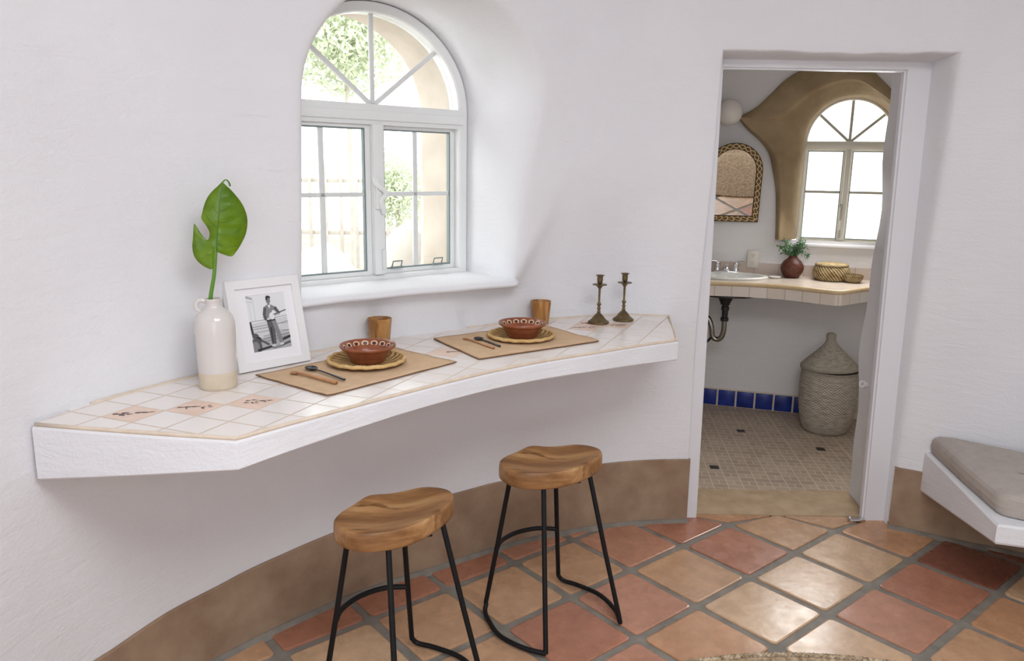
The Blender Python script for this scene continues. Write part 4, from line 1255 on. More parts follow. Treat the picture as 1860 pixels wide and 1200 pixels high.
def picture_frame():
    fl = Vector((-0.789, 2.186, ZC + 0.0)); d = Vector((-0.625 + 0.789, 2.360 - 2.186, 0)).normalized(); nrm = Vector((-d.y, d.x, 0))
    lean_a = math.radians(13.0); up = Vector((0, 0, 1)) * math.cos(lean_a) + nrm * math.sin(lean_a); out = d.cross(up)
    if out.y > 0: out = -out                                        # towards the room
    W_, H_, T_ = 0.239, 0.274, 0.026
    t = thing('picture_frame', 'white frame with a black and white photograph leaning on the wall beside the bottle', 'picture frame', tuple(fl + d * W_ / 2))
    def P(u, v, o): p = fl + d * u + up * v + out * o; return p[:]
    fw = 0.026
    def loop(u0, v0, u1, v1, o): return [P(u0, v0, o), P(u1, v0, o), P(u1, v1, o), P(u0, v1, o)]
    mb = MB()
    L = [loop(0, 0.004, W_, H_, -T_ + 0.0), loop(0, 0.004, W_, H_, -0.002), loop(0.002, 0.006, W_ - 0.002, H_ - 0.002, 0.0), loop(fw - .001, fw, W_ - fw + .001, H_ - fw, 0.0), loop(fw, fw + .001, W_ - fw, H_ - fw, -0.002), loop(fw, fw + .001, W_ - fw, H_ - fw, -T_)]
    for a, b in zip(L, L[1:] + L[:1]): mb.ring_strip(a, b)
    mb.build('frame', M_FRAMEWHITE, t, world=True, smooth=0)
    mb = MB(); mb.add(loop(fw - .002, fw - .002, W_ - fw + .002, H_ - fw + .002, -T_ + 0.001) , [(0, 1, 2, 3)]); mb.build('backboard', M_DARKWOOD, t, world=True, smooth=0)
    pu0, pu1, pv0, pv1 = W_ * 0.250, W_ * 0.780, H_ * 0.205, H_ * 0.825
    mb = MB(); A = loop(fw - .003, fw - .003, W_ - fw + .003, H_ - fw + .003, -0.009); B = loop(pu0, pv0, pu1, pv1, -0.009); C_ = loop(pu0 + .001, pv0 + .001, pu1 - .001, pv1 - .001, -0.0105)
    mb.ring_strip(A, B); mb.ring_strip(B, C_); mb.build('mat_board', M_MATBOARD, t, world=True, smooth=0)
    # the monochrome print: a man holding a guitar by a rail fence and a tractor wheel
    greys = [plain('print_grey_%s' % n, rgb(g, g, g + 2), 0.6) for n, g in (('ink', 44), ('dark', 86), ('mid', 132), ('soft', 172), ('light', 208), ('pale', 228))]
    mb = MB(); cnt = [0]
    def poly(pts, g):
        cnt[0] += 1
        mb.add([P(pu0 + (pu1 - pu0) * x, pv1 - (pv1 - pv0) * y, -0.0105 + 0.00003 * cnt[0]) for x, y in pts], [tuple(range(len(pts)))], g)
    def ell(cx, cy, rx, ry, g, n=18): poly([(cx + rx * math.cos(2 * math.pi * k / n), cy + ry * math.sin(2 * math.pi * k / n)) for k in range(n)], g)
    def stroke(pts, w, g):
        for (x0, y0), (x1, y1) in zip(pts[:-1], pts[1:]):
            l = math.hypot(x1 - x0, (y1 - y0) * 1.3) or 1; nx, ny = -(y1 - y0) * 1.3 / l * w / 2, (x1 - x0) / l * w / 2 / 1.3
            poly([(x0 + nx, y0 + ny), (x0 - nx, y0 - ny), (x1 - nx, y1 - ny), (x1 + nx, y1 + ny)], g)
    poly([(0, 0), (1, 0), (1, 1), (0, 1)], 5)
    poly([(0, 0.5), (1, 0.44), (1, 1), (0, 1)], 4)
    poly([(0, 0.78), (1, 0.72), (1, 1), (0, 1)], 3)
    stroke([(0, .02), (.16, .06)], .05, 3); stroke([(0, .10), (.15, .12)], .03, 4)
    stroke([(0.17, .05), (.17, .46)], .02, 4); stroke([(0.06, .14), (.08, .46)], .012, 4)
    for y0, y1 in ((.46, .42), (.56, .55), (.66, .69), (.60, .52)): stroke([(0, y0), (.45, y0 - .01), (1, y1)], .012, 2)
    for y in (.74, .79, .84): stroke([(.30, y), (1, y - .05)], .016, 2)
    stroke([(0.02, .46), (.05, .72)], .05, 0); ell(.10, .72, .08, .05, 1); ell(.16, .80, .08, .07, 0)
    ell(.09, .90, .14, .15, 1, 24); ell(.07, .91, .09, .10, 2, 24)
    stroke([(.22, .80), (.42, .90)], .05, 1); stroke([(.10, .97), (.55, .93)], .05, 0); stroke([(.70, .86), (1, .80)], .06, 0); stroke([(.74, .94), (.98, .90)], .05, 1); stroke([(.5, .97), (.75, .95)], .04, 2)
    poly([(.44, .46), (.64, .46), (.63, .62), (.60, .90), (.49, .90), (.47, .66)], 1)          # near leg
    poly([(.56, .46), (.67, .46), (.74, .68), (.80, .88), (.70, .90), (.62, .66)], 2)            # far leg
    poly([(.505, .60), (.545, .60), (.53, .88), (.51, .88)], 0)
    poly([(.42, .23), (.52, .19), (.62, .20), (.72, .25), (.70, .38), (.66, .47), (.44, .47), (.43, .36)], 2)   # shirt
    poly([(.52, .20), (.60, .20), (.57, .27)], 5)
    stroke([(.45, .24), (.40, .38), (.44, .46)], .075, 1); stroke([(.70, .25), (.80, .38)], .07, 1); stroke([(.80, .38), (.70, .38)], .05, 3)
    ell(.60, .40, .075, .065, 5); ell(.65, .35, .05, .05, 5); stroke([(.64, .38), (.98, .32)], .025, 1); stroke([(.46, .46), (.56, .42)], .05, 4)
    stroke([(.44, .475), (.67, .475)], .03, 0)
    ell(.56, .115, .055, .065, 2); poly([(.50, .10), (.51, .045), (.56, .03), (.62, .05), (.625, .085), (.56, .075), (.525, .12)], 0); poly([(.53, .15), (.59, .16), (.58, .205), (.54, .20)], 2); stroke([(.55, .11), (.575, .108)], .012, 0); stroke([(.56, .145), (.59, .14)], .01, 0)
    ell(.53, .925, .06, .022, 4); ell(.74, .915, .06, .022, 4)
    mb.build('photograph', greys, t, world=True, smooth=0, label='black and white photo of a man holding a guitar')
picture_frame()

def placemat(corners, label, seed):
    c = np.mean(np.array(corners), axis=0)
    t = thing('placemat', label, 'placemat', (c[0], c[1], ZC), group='tan linen placemats')
    n, m = 26, 18; rnd = random.Random(seed); vs = []; fs = []
    A, B, C_, D_ = [np.array(p) - c for p in corners]            # left, near, right, far
    for j in range(m + 1):
        for i in range(n + 1):
            f, g = i / n, j / m
            p = (A + (D_ - A) * g) * (1 - f) + (B + (C_ - B) * g) * f if False else (A * (1 - g) + B * g) * (1 - f) + (D_ * (1 - g) + C_ * g) * f
            e = min(f, 1 - f) * 0.5 + min(g, 1 - g) * 0.35
            z = 0.0035 + 0.0012 * (1 + noise.noise(Vector((p[0] * 14 + seed, p[1] * 14, 0)))) + 0.004 * max(0, 0.05 - min(f, 1 - f)) / 0.05 * max(0, noise.noise(Vector((p[0] * 20, p[1] * 20 + seed, 3))))
            vs.append((p[0], p[1], z))
    for j in range(m):
        for i in range(n): k = j * (n + 1) + i; fs.append((k, k + 1, k + n + 2, k + n + 1))
    mb = MB(); mb.add(vs, fs); o = mb.build('cloth', M_MAT, t, smooth=180)
    s = o.modifiers.new('thickness', 'SOLIDIFY'); s.thickness = 0.0028; s.offset = -1
    idx = [i for i in range(n + 1)] + [j * (n + 1) + n for j in range(1, m + 1)] + [m * (n + 1) + i for i in range(n - 1, -1, -1)] + [j * (n + 1) for j in range(m - 1, 0, -1)]
    mb = MB(); mb.tube([(vs[k][0], vs[k][1], vs[k][2] - 0.0016) for k in idx], 0.0017, 6, True); mb.build('hem', M_MATEDGE, t, smooth=180)
placemat([(-0.740, 2.176), (-0.488, 1.983), (-0.173, 2.368), (-0.410, 2.560)], 'tan placemat at the place setting nearer the bottle', 1)
placemat([(-0.277, 2.694), (-0.104, 2.410), (0.308, 2.701), (0.110, 2.975)], 'tan placemat at the place setting nearer the candlesticks', 2)

ZM = ZC + 0.0062
def plate_and_bowl(x, y, rot, which):
    p = thing('woven_plate', 'round woven palm plate under the clay bowl ' + which, 'plate', (x, y, ZM), rot, group='woven plates')
    mb = MB(); mb.lathe([(0.0, 0.001), (0.085, 0.001), (0.105, 0.006), (0.114, 0.012), (0.110, 0.016), (0.098, 0.010), (0.080, 0.005), (0.0, 0.005)], 72); mb.build('woven_base', M_PALM, p, smooth=60)
    n = 120; pts = []
    rim = MB(); pr = [(0.1155 + 0.0005 * math.sin(k * 2 * math.pi * 21 / n), 0.0135 + 0.0008 * math.sin(k * 2 * math.pi * 16 / n)) for k in range(n)]
    rim.tube([(r_ * math.cos(2 * math.pi * k / n), r_ * math.sin(2 * math.pi * k / n), z_) for k, (r_, z_) in enumerate(pr)], [0.0062 + 0.0003 * math.sin(k * 1.9) for k in range(n)], 8, True); rim.build('rim', M_PALMRIM, p, smooth=180)
    b = thing('clay_bowl', 'glazed red clay bowl with cream dots inside ' + which, 'bowl', (x + 0.004, y + 0.0, ZM + 0.0055), rot, group='clay bowls')
    mb = MB(); mb.lathe([(0.0, 0.0), (0.050, 0.0), (0.053, 0.003), (0.060, 0.020), (0.068, 0.034), (0.077, 0.041), (0.084, 0.0445), (0.0865, 0.050), (0.0845, 0.0535), (0.081, 0.053), (0.077, 0.046), (0.070, 0.034), (0.060, 0.017), (0.048, 0.008), (0.0, 0.006)], 64)
    mb.build('bowl_body', M_CLAY, b, smooth=60)
    dots = MB()
    def on_inside(a, h):                                             # point on the inner side wall at height h
        r_ = np.interp(h, [0.017, 0.034, 0.046, 0.053], [0.0593, 0.0692, 0.0762, 0.0802]); return Vector((r_ * math.cos(a), r_ * math.sin(a), h))
    for k in range(16):
        a0 = 2 * math.pi * k / 16
        ring_o = []; ring_i = []; core = []
        for q in range(14):
            w = 2 * math.pi * q / 14
            ring_o.append(on_inside(a0 + 0.0108 / 0.070 * math.cos(w), 0.0405 + 0.0078 * math.sin(w))); ring_i.append(on_inside(a0 + 0.0070 / 0.070 * math.cos(w), 0.0405 + 0.0048 * math.sin(w))); core.append(on_inside(a0 + 0.0048 / 0.070 * math.cos(w), 0.0400 + 0.0036 * math.sin(w)))
        dots.ring_strip([v[:] for v in ring_o], [v[:] for v in ring_i], 0); dots.add([v * 0.999 for v in core], [tuple(range(14))], 1)
    dots.build('painted_dots', [M_CREAM, M_DARKDOT], b, smooth=0)
plate_and_bowl(-0.447, 2.330, 0.3, 'nearer the picture frame')
plate_and_bowl(0.033, 2.722, 1.1, 'nearer the candlesticks')

def cup(x, y, rot, h, r0, r1, label):
    mb = MB(); mb.lathe([(0.0, 0.0), (r0 - 0.002, 0.0), (r0, 0.002), (r1, h - 0.001), (r1 - 0.001, h), (r1 - 0.005, h), (r1 - 0.006, h - 0.003), (r0 - 0.006, 0.01), (0.0, 0.008)], 48)
    o = mb.build('wooden_cup', M_CUP, smooth=45); o.location = (x, y, ZC + 0.0004); o.rotation_euler = (0, 0, rot); tag(o, label, 'cup', 'wooden cups')
cup(-0.459, 2.640, 0.0, 0.086, 0.034, 0.0425, 'wooden tumbler standing behind the bowl nearer the picture frame')
cup(0.112, 3.026, 2.0, 0.090, 0.033, 0.0410, 'wooden tumbler standing behind the bowl nearer the candlesticks')

def spoon(name, a, b, mat, bowl_r, handle_w, label, cat, flat=False):
    a = Vector((*a, 0)); b = Vector((*b, 0)); L = (b - a).length; ang = math.atan2(b.y - a.y, b.x - a.x)
    t = thing(name, label, cat, (a.x, a.y, ZM + 0.0005), ang, group='spoons on the placemats')
    # bowl of the spoon at the origin end
    mb = MB(); n = 24; prof = [(0.0, 0.0005), (0.6, 0.0012), (0.92, 0.0045), (1.0, 0.0075), (0.95, 0.0080), (0.70, 0.0042), (0.0, 0.0030)]
    vs = []; fs = []
    for f, z in prof:
        for k in range(n):
            w = 2 * math.pi * k / n; vs.append((bowl_r * 1.35 * (1 + f * math.cos(w)), bowl_r * f * math.sin(w) * (1 - 0.12 * math.cos(w)), z * (0.55 if flat else 1)))
    for i in range(len(prof) - 1): fs += [(i * n + k, i * n + (k + 1) % n, (i + 1) * n + (k + 1) % n, (i + 1) * n + k) for k in range(n)]
    mb.add(vs, fs); mb.build('spoon_bowl', mat, t, smooth=60, weld=0.00001)
    x0 = bowl_r * 2.6
    mb = MB(); P = catmull([(x0 - 0.004, 0, 0.0055), (x0 + (L - x0) * .3, 0.001, 0.0058), (x0 + (L - x0) * .7, 0, 0.0055), (L - 0.004, 0, 0.0048), (L, 0, 0.0045)], 6)
    mb.tube(P, [handle_w * (0.7 + 0.4 * min(1, k / 16)) * math.sqrt(max(0.08, 1 - max(0, (k - len(P) + 7) / 6.0) ** 2)) for k in range(len(P))], 10, squash=0.65); mb.build('spoon_handle', mat, t, smooth=180)
spoon('wooden_spoon', (-0.642, 2.194), (-0.486, 2.083), M_SPOON, 0.0115, 0.0062, 'light wooden spoon on the placemat nearer the picture frame', 'spoon', True)
spoon('black_spoon', (-0.610, 2.250), (-0.470, 2.115), M_BLACKSPOON, 0.0175, 0.0042, 'black spoon on the placemat nearer the picture frame', 'spoon')
spoon('wooden_spoon', (-0.171, 2.684), (-0.060, 2.534), M_SPOON, 0.0090, 0.0048, 'light wooden spoon on the placemat nearer the candlesticks', 'spoon', True)
spoon('black_spoon', (-0.128, 2.690), (-0.040, 2.562), M_BLACKSPOON, 0.0160, 0.0048, 'black spoon on the placemat nearer the candlesticks', 'spoon')

def candlestick(x, y, label):
    t = thing('candlestick', label, 'candlestick', (x, y, ZC + 0.0006), 0.2, group='aged brass candlesticks')
    mb = MB(); mb.lathe([(0.0, 0.0), (0.041, 0.0), (0.0425, 0.003), (0.0415, 0.007), (0.034, 0.012), (0.027, 0.018), (0.021, 0.027), (0.014, 0.035), (0.008, 0.040), (0.0065, 0.043)], 48, lobes=12, amp=0.015); mb.build('foot', M_BRONZE, t, smooth=60)
    mb = MB(); mb.lathe([(0.0, 0.042), (0.0055, 0.042), (0.008, 0.046), (0.0055, 0.050), (0.005, 0.055), (0.0085, 0.059), (0.0055, 0.063), (0.005, 0.070), (0.0095, 0.076), (0.0055, 0.082), (0.004, 0.088), (0.0045, 0.138), (0.006, 0.141), (0.0, 0.142)], 24); mb.build('stem', M_BRONZE, t, smooth=60)
    mb = MB(); mb.lathe([(0.0, 0.139), (0.006, 0.139), (0.010, 0.147), (0.015, 0.152), (0.028, 0.1535), (0.0295, 0.155), (0.028, 0.1565), (0.012, 0.156), (0.0, 0.156)], 40, lobes=8, amp=0.02); mb.build('drip_pan', M_BRONZE, t, smooth=60)
    mb = MB(); mb.lathe([(0.0, 0.155), (0.006, 0.156), (0.0105, 0.164), (0.0115, 0.175), (0.0110, 0.188), (0.0165, 0.1905), (0.0170, 0.193), (0.0105, 0.193), (0.0095, 0.186), (0.0095, 0.166), (0.0, 0.163)], 32); mb.build('candle_cup', M_BRONZE, t, smooth=60)
candlestick(0.344, 3.045, 'left one of the two aged brass candlesticks, a little nearer the cup')
candlestick(0.452, 3.112, 'right one of the two aged brass candlesticks, close to the counter end')

# ------------------------------------------------------------------ built-in bench with cushion, jute rug
def bench():
    t = thing('wall_bench', 'low white plaster bench built against the wall right of the doorway', 'bench', (2.1, 2.75, 0.2))
    top = [(1.795, 3.215), (1.672, 2.475), (1.76, 2.448), (2.05, 2.30), (2.30, 2.05), (2.45, 1.70), (2.95, 1.9), (2.95, 3.0), (2.2, 3.2)]
    zb = [0.19, 0.305, 0.305, 0.305, 0.30, 0.30, 0.2, 0.2, 0.2]
    mb = MB(); n = len(top); cz = 0.378
    def ins(d): c = np.array((2.3, 2.7)); return [tuple(np.array(p) + (c - np.array(p)) / np.linalg.norm(c - np.array(p)) * d) for p in top]
    R_ = [[(p[0], p[1], z) for p, z in zip(ins(0.006), zb)], [(p[0], p[1], z + 0.008) for p, z in zip(top, zb)], [(p[0], p[1], cz - 0.008) for p in top], [(p[0], p[1], cz) for p in ins(0.008)]]
    for a, b in zip(R_[:-1], R_[1:]): mb.ring_strip(a, b)
    mb.add(R_[0], [tuple(range(n - 1, -1, -1))]); mb.add(R_[-1], [tuple(range(n))])
    mb.build('bench_slab', M_PLASTER, t, world=True, smooth=20)
bench()
def cushion():
    poly = [(1.802, 3.175), (1.752, 2.85), (1.715, 2.545), (1.80, 2.485), (2.07, 2.345), (2.31, 2.10), (2.48, 1.78), (2.74, 1.85), (2.60, 2.38), (2.38, 2.69), (2.13, 2.93)]
    P = [np.array(p) for p in poly]; out = []
    n = len(P)
    for i in range(n):                                               # round the corners a little
        a, b, c = P[i - 1], P[i], P[(i + 1) % n]; r = 0.03
        da, dc = (a - b) / np.linalg.norm(a - b), (c - b) / np.linalg.norm(c - b)
        for k in range(6): f = k / 5; out.append((b + da * r) * (1 - f) ** 2 + 2 * f * (1 - f) * b + (b + dc * r) * f * f)
    ctr = np.mean(np.array(out), axis=0)
    t = thing('bench_cushion', 'taupe fabric seat cushion lying on the white plaster bench', 'cushion', (ctr[0], ctr[1], 0.379))
    mb = MB(); m = len(out); rings = []
    for d, z in ((0.02, 0.002), (0.006, 0.004), (0.0, 0.014), (-0.004, 0.035), (0.0, 0.058), (0.008, 0.070), (0.026, 0.080), (0.08, 0.092), (0.16, 0.095)):
        rings.append([tuple(np.append(p + (ctr - p) / np.linalg.norm(ctr - p) * d - ctr, z)) for p in out])
    for a, b in zip(rings[:-1], rings[1:]): mb.ring_strip(a, b)
    mb.add(rings[0], [tuple(range(m - 1, -1, -1))]); mb.add(rings[-1], [tuple(range(m))])
    mb.build('cushion_cover', M_CUSHION, t, smooth=70)
    mb = MB(); mb.tube([(r_[0], r_[1], 0.063) for r_ in rings[5]], 0.0035, 6, True); mb.build('piping', M_CUSHION, t, smooth=180)
cushion()

def rug():
    cx, cy, A_, B_ = 0.93, 1.235, 1.15, 1.02
    mb = MB(); n = 240; rings = []
    k = 0; r = 1.0
    vs = []; fs = []; uvs = []
    prof = []
    while r > 0.02:
        for dr, z in ((0.0, 0.007), (0.004, 0.0125), (0.010, 0.015), (0.016, 0.0125), (0.0195, 0.008)): prof.append((r - dr * 0.9, z))
        r -= 0.0195
    prof = [(1.0, 0.0065)] + prof
    for i, (rr, z) in enumerate(prof):
        for q in range(n): a = 2 * math.pi * q / n; vs.append((A_ * rr * math.cos(a), B_ * rr * math.sin(a), z))
    for i in range(len(prof) - 1):
        for q in range(n):
            l = (q + 1) % n; fs.append((i * n + q, i * n + l, (i + 1) * n + l, (i + 1) * n + q))
            uvs.append(((q / n, i / 150), ((q + 1) / n, i / 150), ((q + 1) / n, (i + 1) / 150), (q / n, (i + 1) / 150)))
    mb.add(vs, fs, 0, uvs)
    o = thing('jute_rug', 'oval braided jute rug on the terracotta floor at the bottom edge', 'rug', (cx, cy, 0.0))
    mb.build('woven_field', M_JUTE, o, smooth=180)
    # plaited border: two strands twisted together
    br = MB(); m = 1400
    for ph in (0, math.pi):
        pts = []
        for q in range(m):
            a = 2 * math.pi * q / m; w = q * 2 * math.pi * 260 / m + ph
            rr = 1.002 + 0.0042 * math.cos(w); pts.append((A_ * rr * math.cos(a), B_ * rr * math.sin(a), 0.0145 + 0.0035 * math.sin(w)))
        br.tube(pts, 0.0062, 5, True)
    br.build('plaited_border', M_JUTEEDGE, o, smooth=180)
M_JUTEEDGE = mottled('jute_edge', rgb(112, 88, 62), rgb(222, 202, 172), 70, 0.95, 300, 0.4)
rug()

# ------------------------------------------------------------------ bathroom furnishings
ZV = 0.90
def vanity():
    t = thing('vanity_counter', 'beige tiled vanity counter against the bathroom wall', 'counter', (1.6, 4.75, 0.82))
    fr = [(0.5, 4.62), (0.9, 4.600), (1.151, 4.578), (1.36, 4.548), (1.565, 4.478), (1.684, 4.385), (1.800, 4.292), (1.835, 4.288), (2.1, 4.478), (2.42, 4.70)]
    back = [tuple(bpt(u, 0, -0.003)[:2]) for u in (0.86, 0.5, 0.2, -0.2, -0.5)] + [(0.9, 5.16), (0.5, 5.16)]
    front = [tuple(p) for p in catmull(fr[:7], 5)] + fr[7:]
    poly = front + back
    # top with an oval opening for the basin
    sc = (1.36, 4.815); srx, sry = 0.195, 0.135
    bm = bmesh.new(); n = len(poly)
    ov = [bm.verts.new((p[0], p[1], ZV)) for p in poly]; es = [bm.edges.new((ov[i], ov[(i + 1) % n])) for i in range(n)]
    iv = [bm.verts.new((sc[0] + srx * math.cos(2 * math.pi * k / 32), sc[1] + sry * math.sin(2 * math.pi * k / 32), ZV)) for k in range(32)]; es += [bm.edges.new((iv[i], iv[(i + 1) % 32])) for i in range(32)]
    bmesh.ops.triangle_fill(bm, use_beauty=True, edges=es)
    bm.verts.index_update(); mb = MB(); V = [v.co[:] for v in bm.verts]; Fc = [[v.index for v in f.verts] for f in bm.faces]; bm.free()
    mb.add(V, Fc); mb.add([(v[0], v[1], ZV - 0.012) for v in V], Fc)
    for idx in (range(n), range(n, n + 32)):
        idx = list(idx); mb.ring_strip([V[i] for i in idx], [(V[i][0], V[i][1], ZV - 0.012) for i in idx])
    mb.build('tiled_top', M_VTOPTILE, t, world=True, smooth=0)
    mb = MB(); L = 0
    P = front
    inner = [(p[0], p[1] + 0.02) for p in front]
    for i in range(len(P) - 1):
        dl = math.dist(P[i], P[i + 1])
        mb.add([(*P[i], 0.818), (*P[i + 1], 0.818), (*P[i + 1], ZV - 0.012), (*P[i], ZV - 0.012)], [(0, 1, 2, 3)], 0, [((L, 0.1), (L + dl, 0.1), (L + dl, 0.3), (L, 0.3))]); L += dl
    for i in range(len(P) - 1): mb.add([(*P[i], 0.818), (*P[i + 1], 0.818), (*inner[i + 1], 0.818), (*inner[i], 0.818)], [(0, 1, 2, 3)])
    mb.add([(p[0], p[1], 0.83) for p in poly], [tuple(range(len(poly)))])
    mb.build('tiled_front', M_VFRONT, t, world=True, smooth=20)
    mb = MB(); mb.tube([(p[0], p[1] + 0.004, ZV - 0.008) for p in front], 0.0135, 10); mb.build('edge_trim', M_VTOP, t, world=True, smooth=180)
    mb = MB()
    A0 = bpt(-0.5, 0, -0.012); A1_ = bpt(0.9, 0, -0.012); L_ = 1.4
    for z0, z1 in ((ZV, 0.972),):
        q = [bpt(-0.5, z0, -0.012), bpt(0.9, z0, -0.012), bpt(0.9, z1, -0.012), bpt(-0.5, z1, -0.012)]; q2 = [bpt(-0.5, z1, 0.002), bpt(0.9, z1, 0.002)]
        mb.add(q + q2, [(0, 1, 2, 3), (3, 2, 5, 4)], 0, [((0, .1), (L_, .1), (L_, .3), (0, .3)), None])
    mb.build('backsplash', M_SPLASH, t, world=True, smooth=0)
    s = thing('wash_basin', 'white oval basin set in the tiled vanity beside the faucet', 'sink', (*sc, ZV))
    mb = MB(); mb.lathe([(1.10, 0.0), (1.12, 0.006), (1.10, 0.013), (1.0, 0.015), (0.90, 0.008), (0.82, -0.02), (0.66, -0.075), (0.4, -0.10), (0.0, -0.11)], 64, sx=srx * 1.04, sy=sry * 1.04); mb.build('basin', M_PORCELAIN, s, smooth=180)
    mb = MB(); mb.lathe([(0.0, -0.104), (0.022, -0.104), (0.022, -0.108), (0.0, -0.108)], 20); mb.build('drain', M_CHROME, s)
    f = thing('basin_faucet', 'chrome two handled faucet behind the white basin', 'faucet', (1.375, 4.985, ZV + 0.001), BA)
    mb = MB(); mb.box((0, 0, 0.010), (0.165, 0.05, 0.02), 0.008); mb.build('base_plate', M_CHROME, f)
    mb = MB(); mb.lathe([(0.0, 0.018), (0.021, 0.018), (0.018, 0.045), (0.0, 0.05)], 20); mb.tube(catmull([(0, 0, 0.035), (0, -0.03, 0.055), (0, -0.075, 0.050), (0, -0.09, 0.035)], 6), 0.011, 12); mb.build('spout', M_CHROME, f, smooth=60)
    for sx in (-1, 1):
        mb = MB(); mb.lathe([(0.0, 0.018), (0.020, 0.018), (0.014, 0.035), (0.019, 0.055), (0.018, 0.072), (0.0, 0.078)], 18, c=(sx * 0.058, 0, 0)); mb.tube([(sx * 0.058, 0, 0.070), (sx * 0.075, -0.012, 0.078), (sx * 0.105, -0.024, 0.080)], 0.006, 8); mb.build('handle', M_CHROME, f, smooth=60)
    # drain trap
    d = thing('drain_trap', 'black tailpiece and steel drain trap under the basin', 'drain pipe', (1.32, 4.76, 0.60))
    mb = MB(); mb.lathe([(0.20, 0.816), (0.205, 0.806), (0.10, 0.800), (0.048, 0.795), (0.044, 0.775), (0.030, 0.745), (0.028, 0.735), (0.0, 0.735)], 28, c=(1.32, 4.76, 0)); mb.build('basin_underside', M_DRAINBLACK, d, world=True, smooth=50)
    mb = MB(); mb.lathe([(0.0, 0.745), (0.019, 0.745), (0.019, 0.725), (0.024, 0.722), (0.024, 0.700), (0.019, 0.697), (0.018, 0.655), (0.025, 0.652), (0.025, 0.632), (0.0, 0.630)], 20, c=(1.322, 4.76, 0)); mb.build('tailpiece', M_DRAINBLACK, d, world=True, smooth=40)
    mb = MB(); mb.tube(catmull([(1.322, 4.76, 0.64), (1.322, 4.76, 0.57), (1.310, 4.765, 0.525), (1.285, 4.775, 0.510), (1.260, 4.783, 0.530), (1.252, 4.786, 0.585), (1.230, 4.80, 0.640), (1.185, 4.82, 0.66), (1.12, 4.9, 0.66), (1.08, 5.12, 0.66)], 6), 0.0165, 12)
    mb.build('trap_bend', M_DRAINMETAL, d, world=True, smooth=180)
    mb = MB(); mb.tube(catmull([(1.255, 4.78, 0.53), (1.24, 4.79, 0.50), (1.21, 4.79, 0.488), (1.17, 4.80, 0.49), (1.13, 4.82, 0.53), (1.11, 4.85, 0.60), (1.10, 5.0, 0.64), (1.10, 5.12, 0.64)], 6), 0.008, 8); mb.build('supply_hose', M_DRAINBLACK, d, world=True, smooth=180)
vanity()

def vase_and_sprig():
    x, y = 1.742, 4.838
    t = thing('round_vase', 'round dark brown vase holding a green sprig on the bathroom vanity', 'vase', (x, y, ZV + 0.0005))
    mb = MB(); mb.lathe([(0.0, 0.0), (0.042, 0.0), (0.046, 0.004), (0.062, 0.030), (0.070, 0.058), (0.067, 0.080), (0.052, 0.104), (0.034, 0.118), (0.026, 0.128), (0.0265, 0.135), (0.023, 0.136), (0.021, 0.126), (0.028, 0.112), (0.0, 0.05)], 48); mb.build('vase_body', M_VASE, t, smooth=60)
    s = thing('eucalyptus_sprig', 'bunch of grey green sprigs standing in the brown vase', 'plant', (x, y, ZV + 0.06))
    rnd = random.Random(11); lf = MB(); st = MB()
    for k in range(15):
        a = rnd.uniform(0, 6.28); sp = rnd.uniform(0.02, 0.115); h = rnd.uniform(0.105, 0.195) - sp * 0.25
        if k < 3: a = 3.3 + k * 0.2; sp = 0.105; h = 0.13
        end = Vector((sp * math.cos(a), sp * math.sin(a) * 0.6 - 0.012, h)); p0 = Vector((0.006 * math.cos(a), 0.006 * math.sin(a), 0.02)); mid = Vector((end.x * 0.35, end.y * 0.35, 0.085 + h * 0.12))
        P = [Vector(p) for p in catmull([p0, mid, end], 6)]; st.tube(P, 0.0018, 5)
        for q in range(5, len(P)):
            for e in range(4):
                d = Vector((rnd.gauss(0, 1), rnd.gauss(0, 1), rnd.gauss(0.5, 1))).normalized(); c = P[q] + d * 0.012; ax = d; b = ax.orthogonal().normalized(); cc = ax.cross(b); L = rnd.uniform(0.012, 0.02); w = L * 0.42
                lf.add([c - ax * L * .5, c + b * w, c + ax * L, c - b * w, c + cc * w * .45, c - cc * w * .45], [(0, 1, 4), (1, 2, 4), (2, 3, 4), (3, 0, 4), (1, 0, 5), (2, 1, 5), (3, 2, 5), (0, 3, 5)])
    lf.build('leaves', M_SPRIG, s, smooth=180); st.build('stems', M_STEM, s, smooth=180)
vase_and_sprig()

def baskets():
    t = thing('lidded_basket', 'larger round striped woven basket with flat lid on the vanity', 'basket', (1.953, 4.752, ZV + 0.0005))
    mb = MB(); mb.lathe([(0.0, 0.0), (0.088, 0.0), (0.094, 0.004), (0.104, 0.025), (0.108, 0.048), (0.104, 0.070), (0.095, 0.088), (0.085, 0.090), (0.0, 0.088)], 64); mb.build('basket_body', M_BASKET, t, smooth=60)
    mb = MB(); mb.lathe([(0.0, 0.089), (0.096, 0.088), (0.098, 0.092), (0.094, 0.099), (0.080, 0.103), (0.0, 0.104)], 64); mb.build('lid', M_BASKET, t, smooth=60)
    t = thing('open_basket', 'small shallow woven bowl in front of the lidded basket', 'basket', (2.048, 4.662, ZV + 0.0005))
    mb = MB(); mb.lathe([(0.0, 0.0), (0.040, 0.0), (0.046, 0.003), (0.058, 0.022), (0.062, 0.040), (0.059, 0.048), (0.055, 0.046), (0.055, 0.035), (0.045, 0.012), (0.0, 0.008)], 56); mb.build('basket_body', M_BASKET, t, smooth=60)
    d = thing('soap_dish', 'tiny white dish lying between the basin and the brown vase', 'dish', (1.625, 4.79, ZV + 0.0005), 0.2)
    mb = MB(); mb.lathe([(0.0, 0.0), (0.030, 0.0), (0.040, 0.010), (0.0385, 0.0115), (0.030, 0.005), (0.0, 0.004)], 32, sy=0.75); mb.build('dish_body', M_PORCELAIN, d, smooth=60)
baskets()

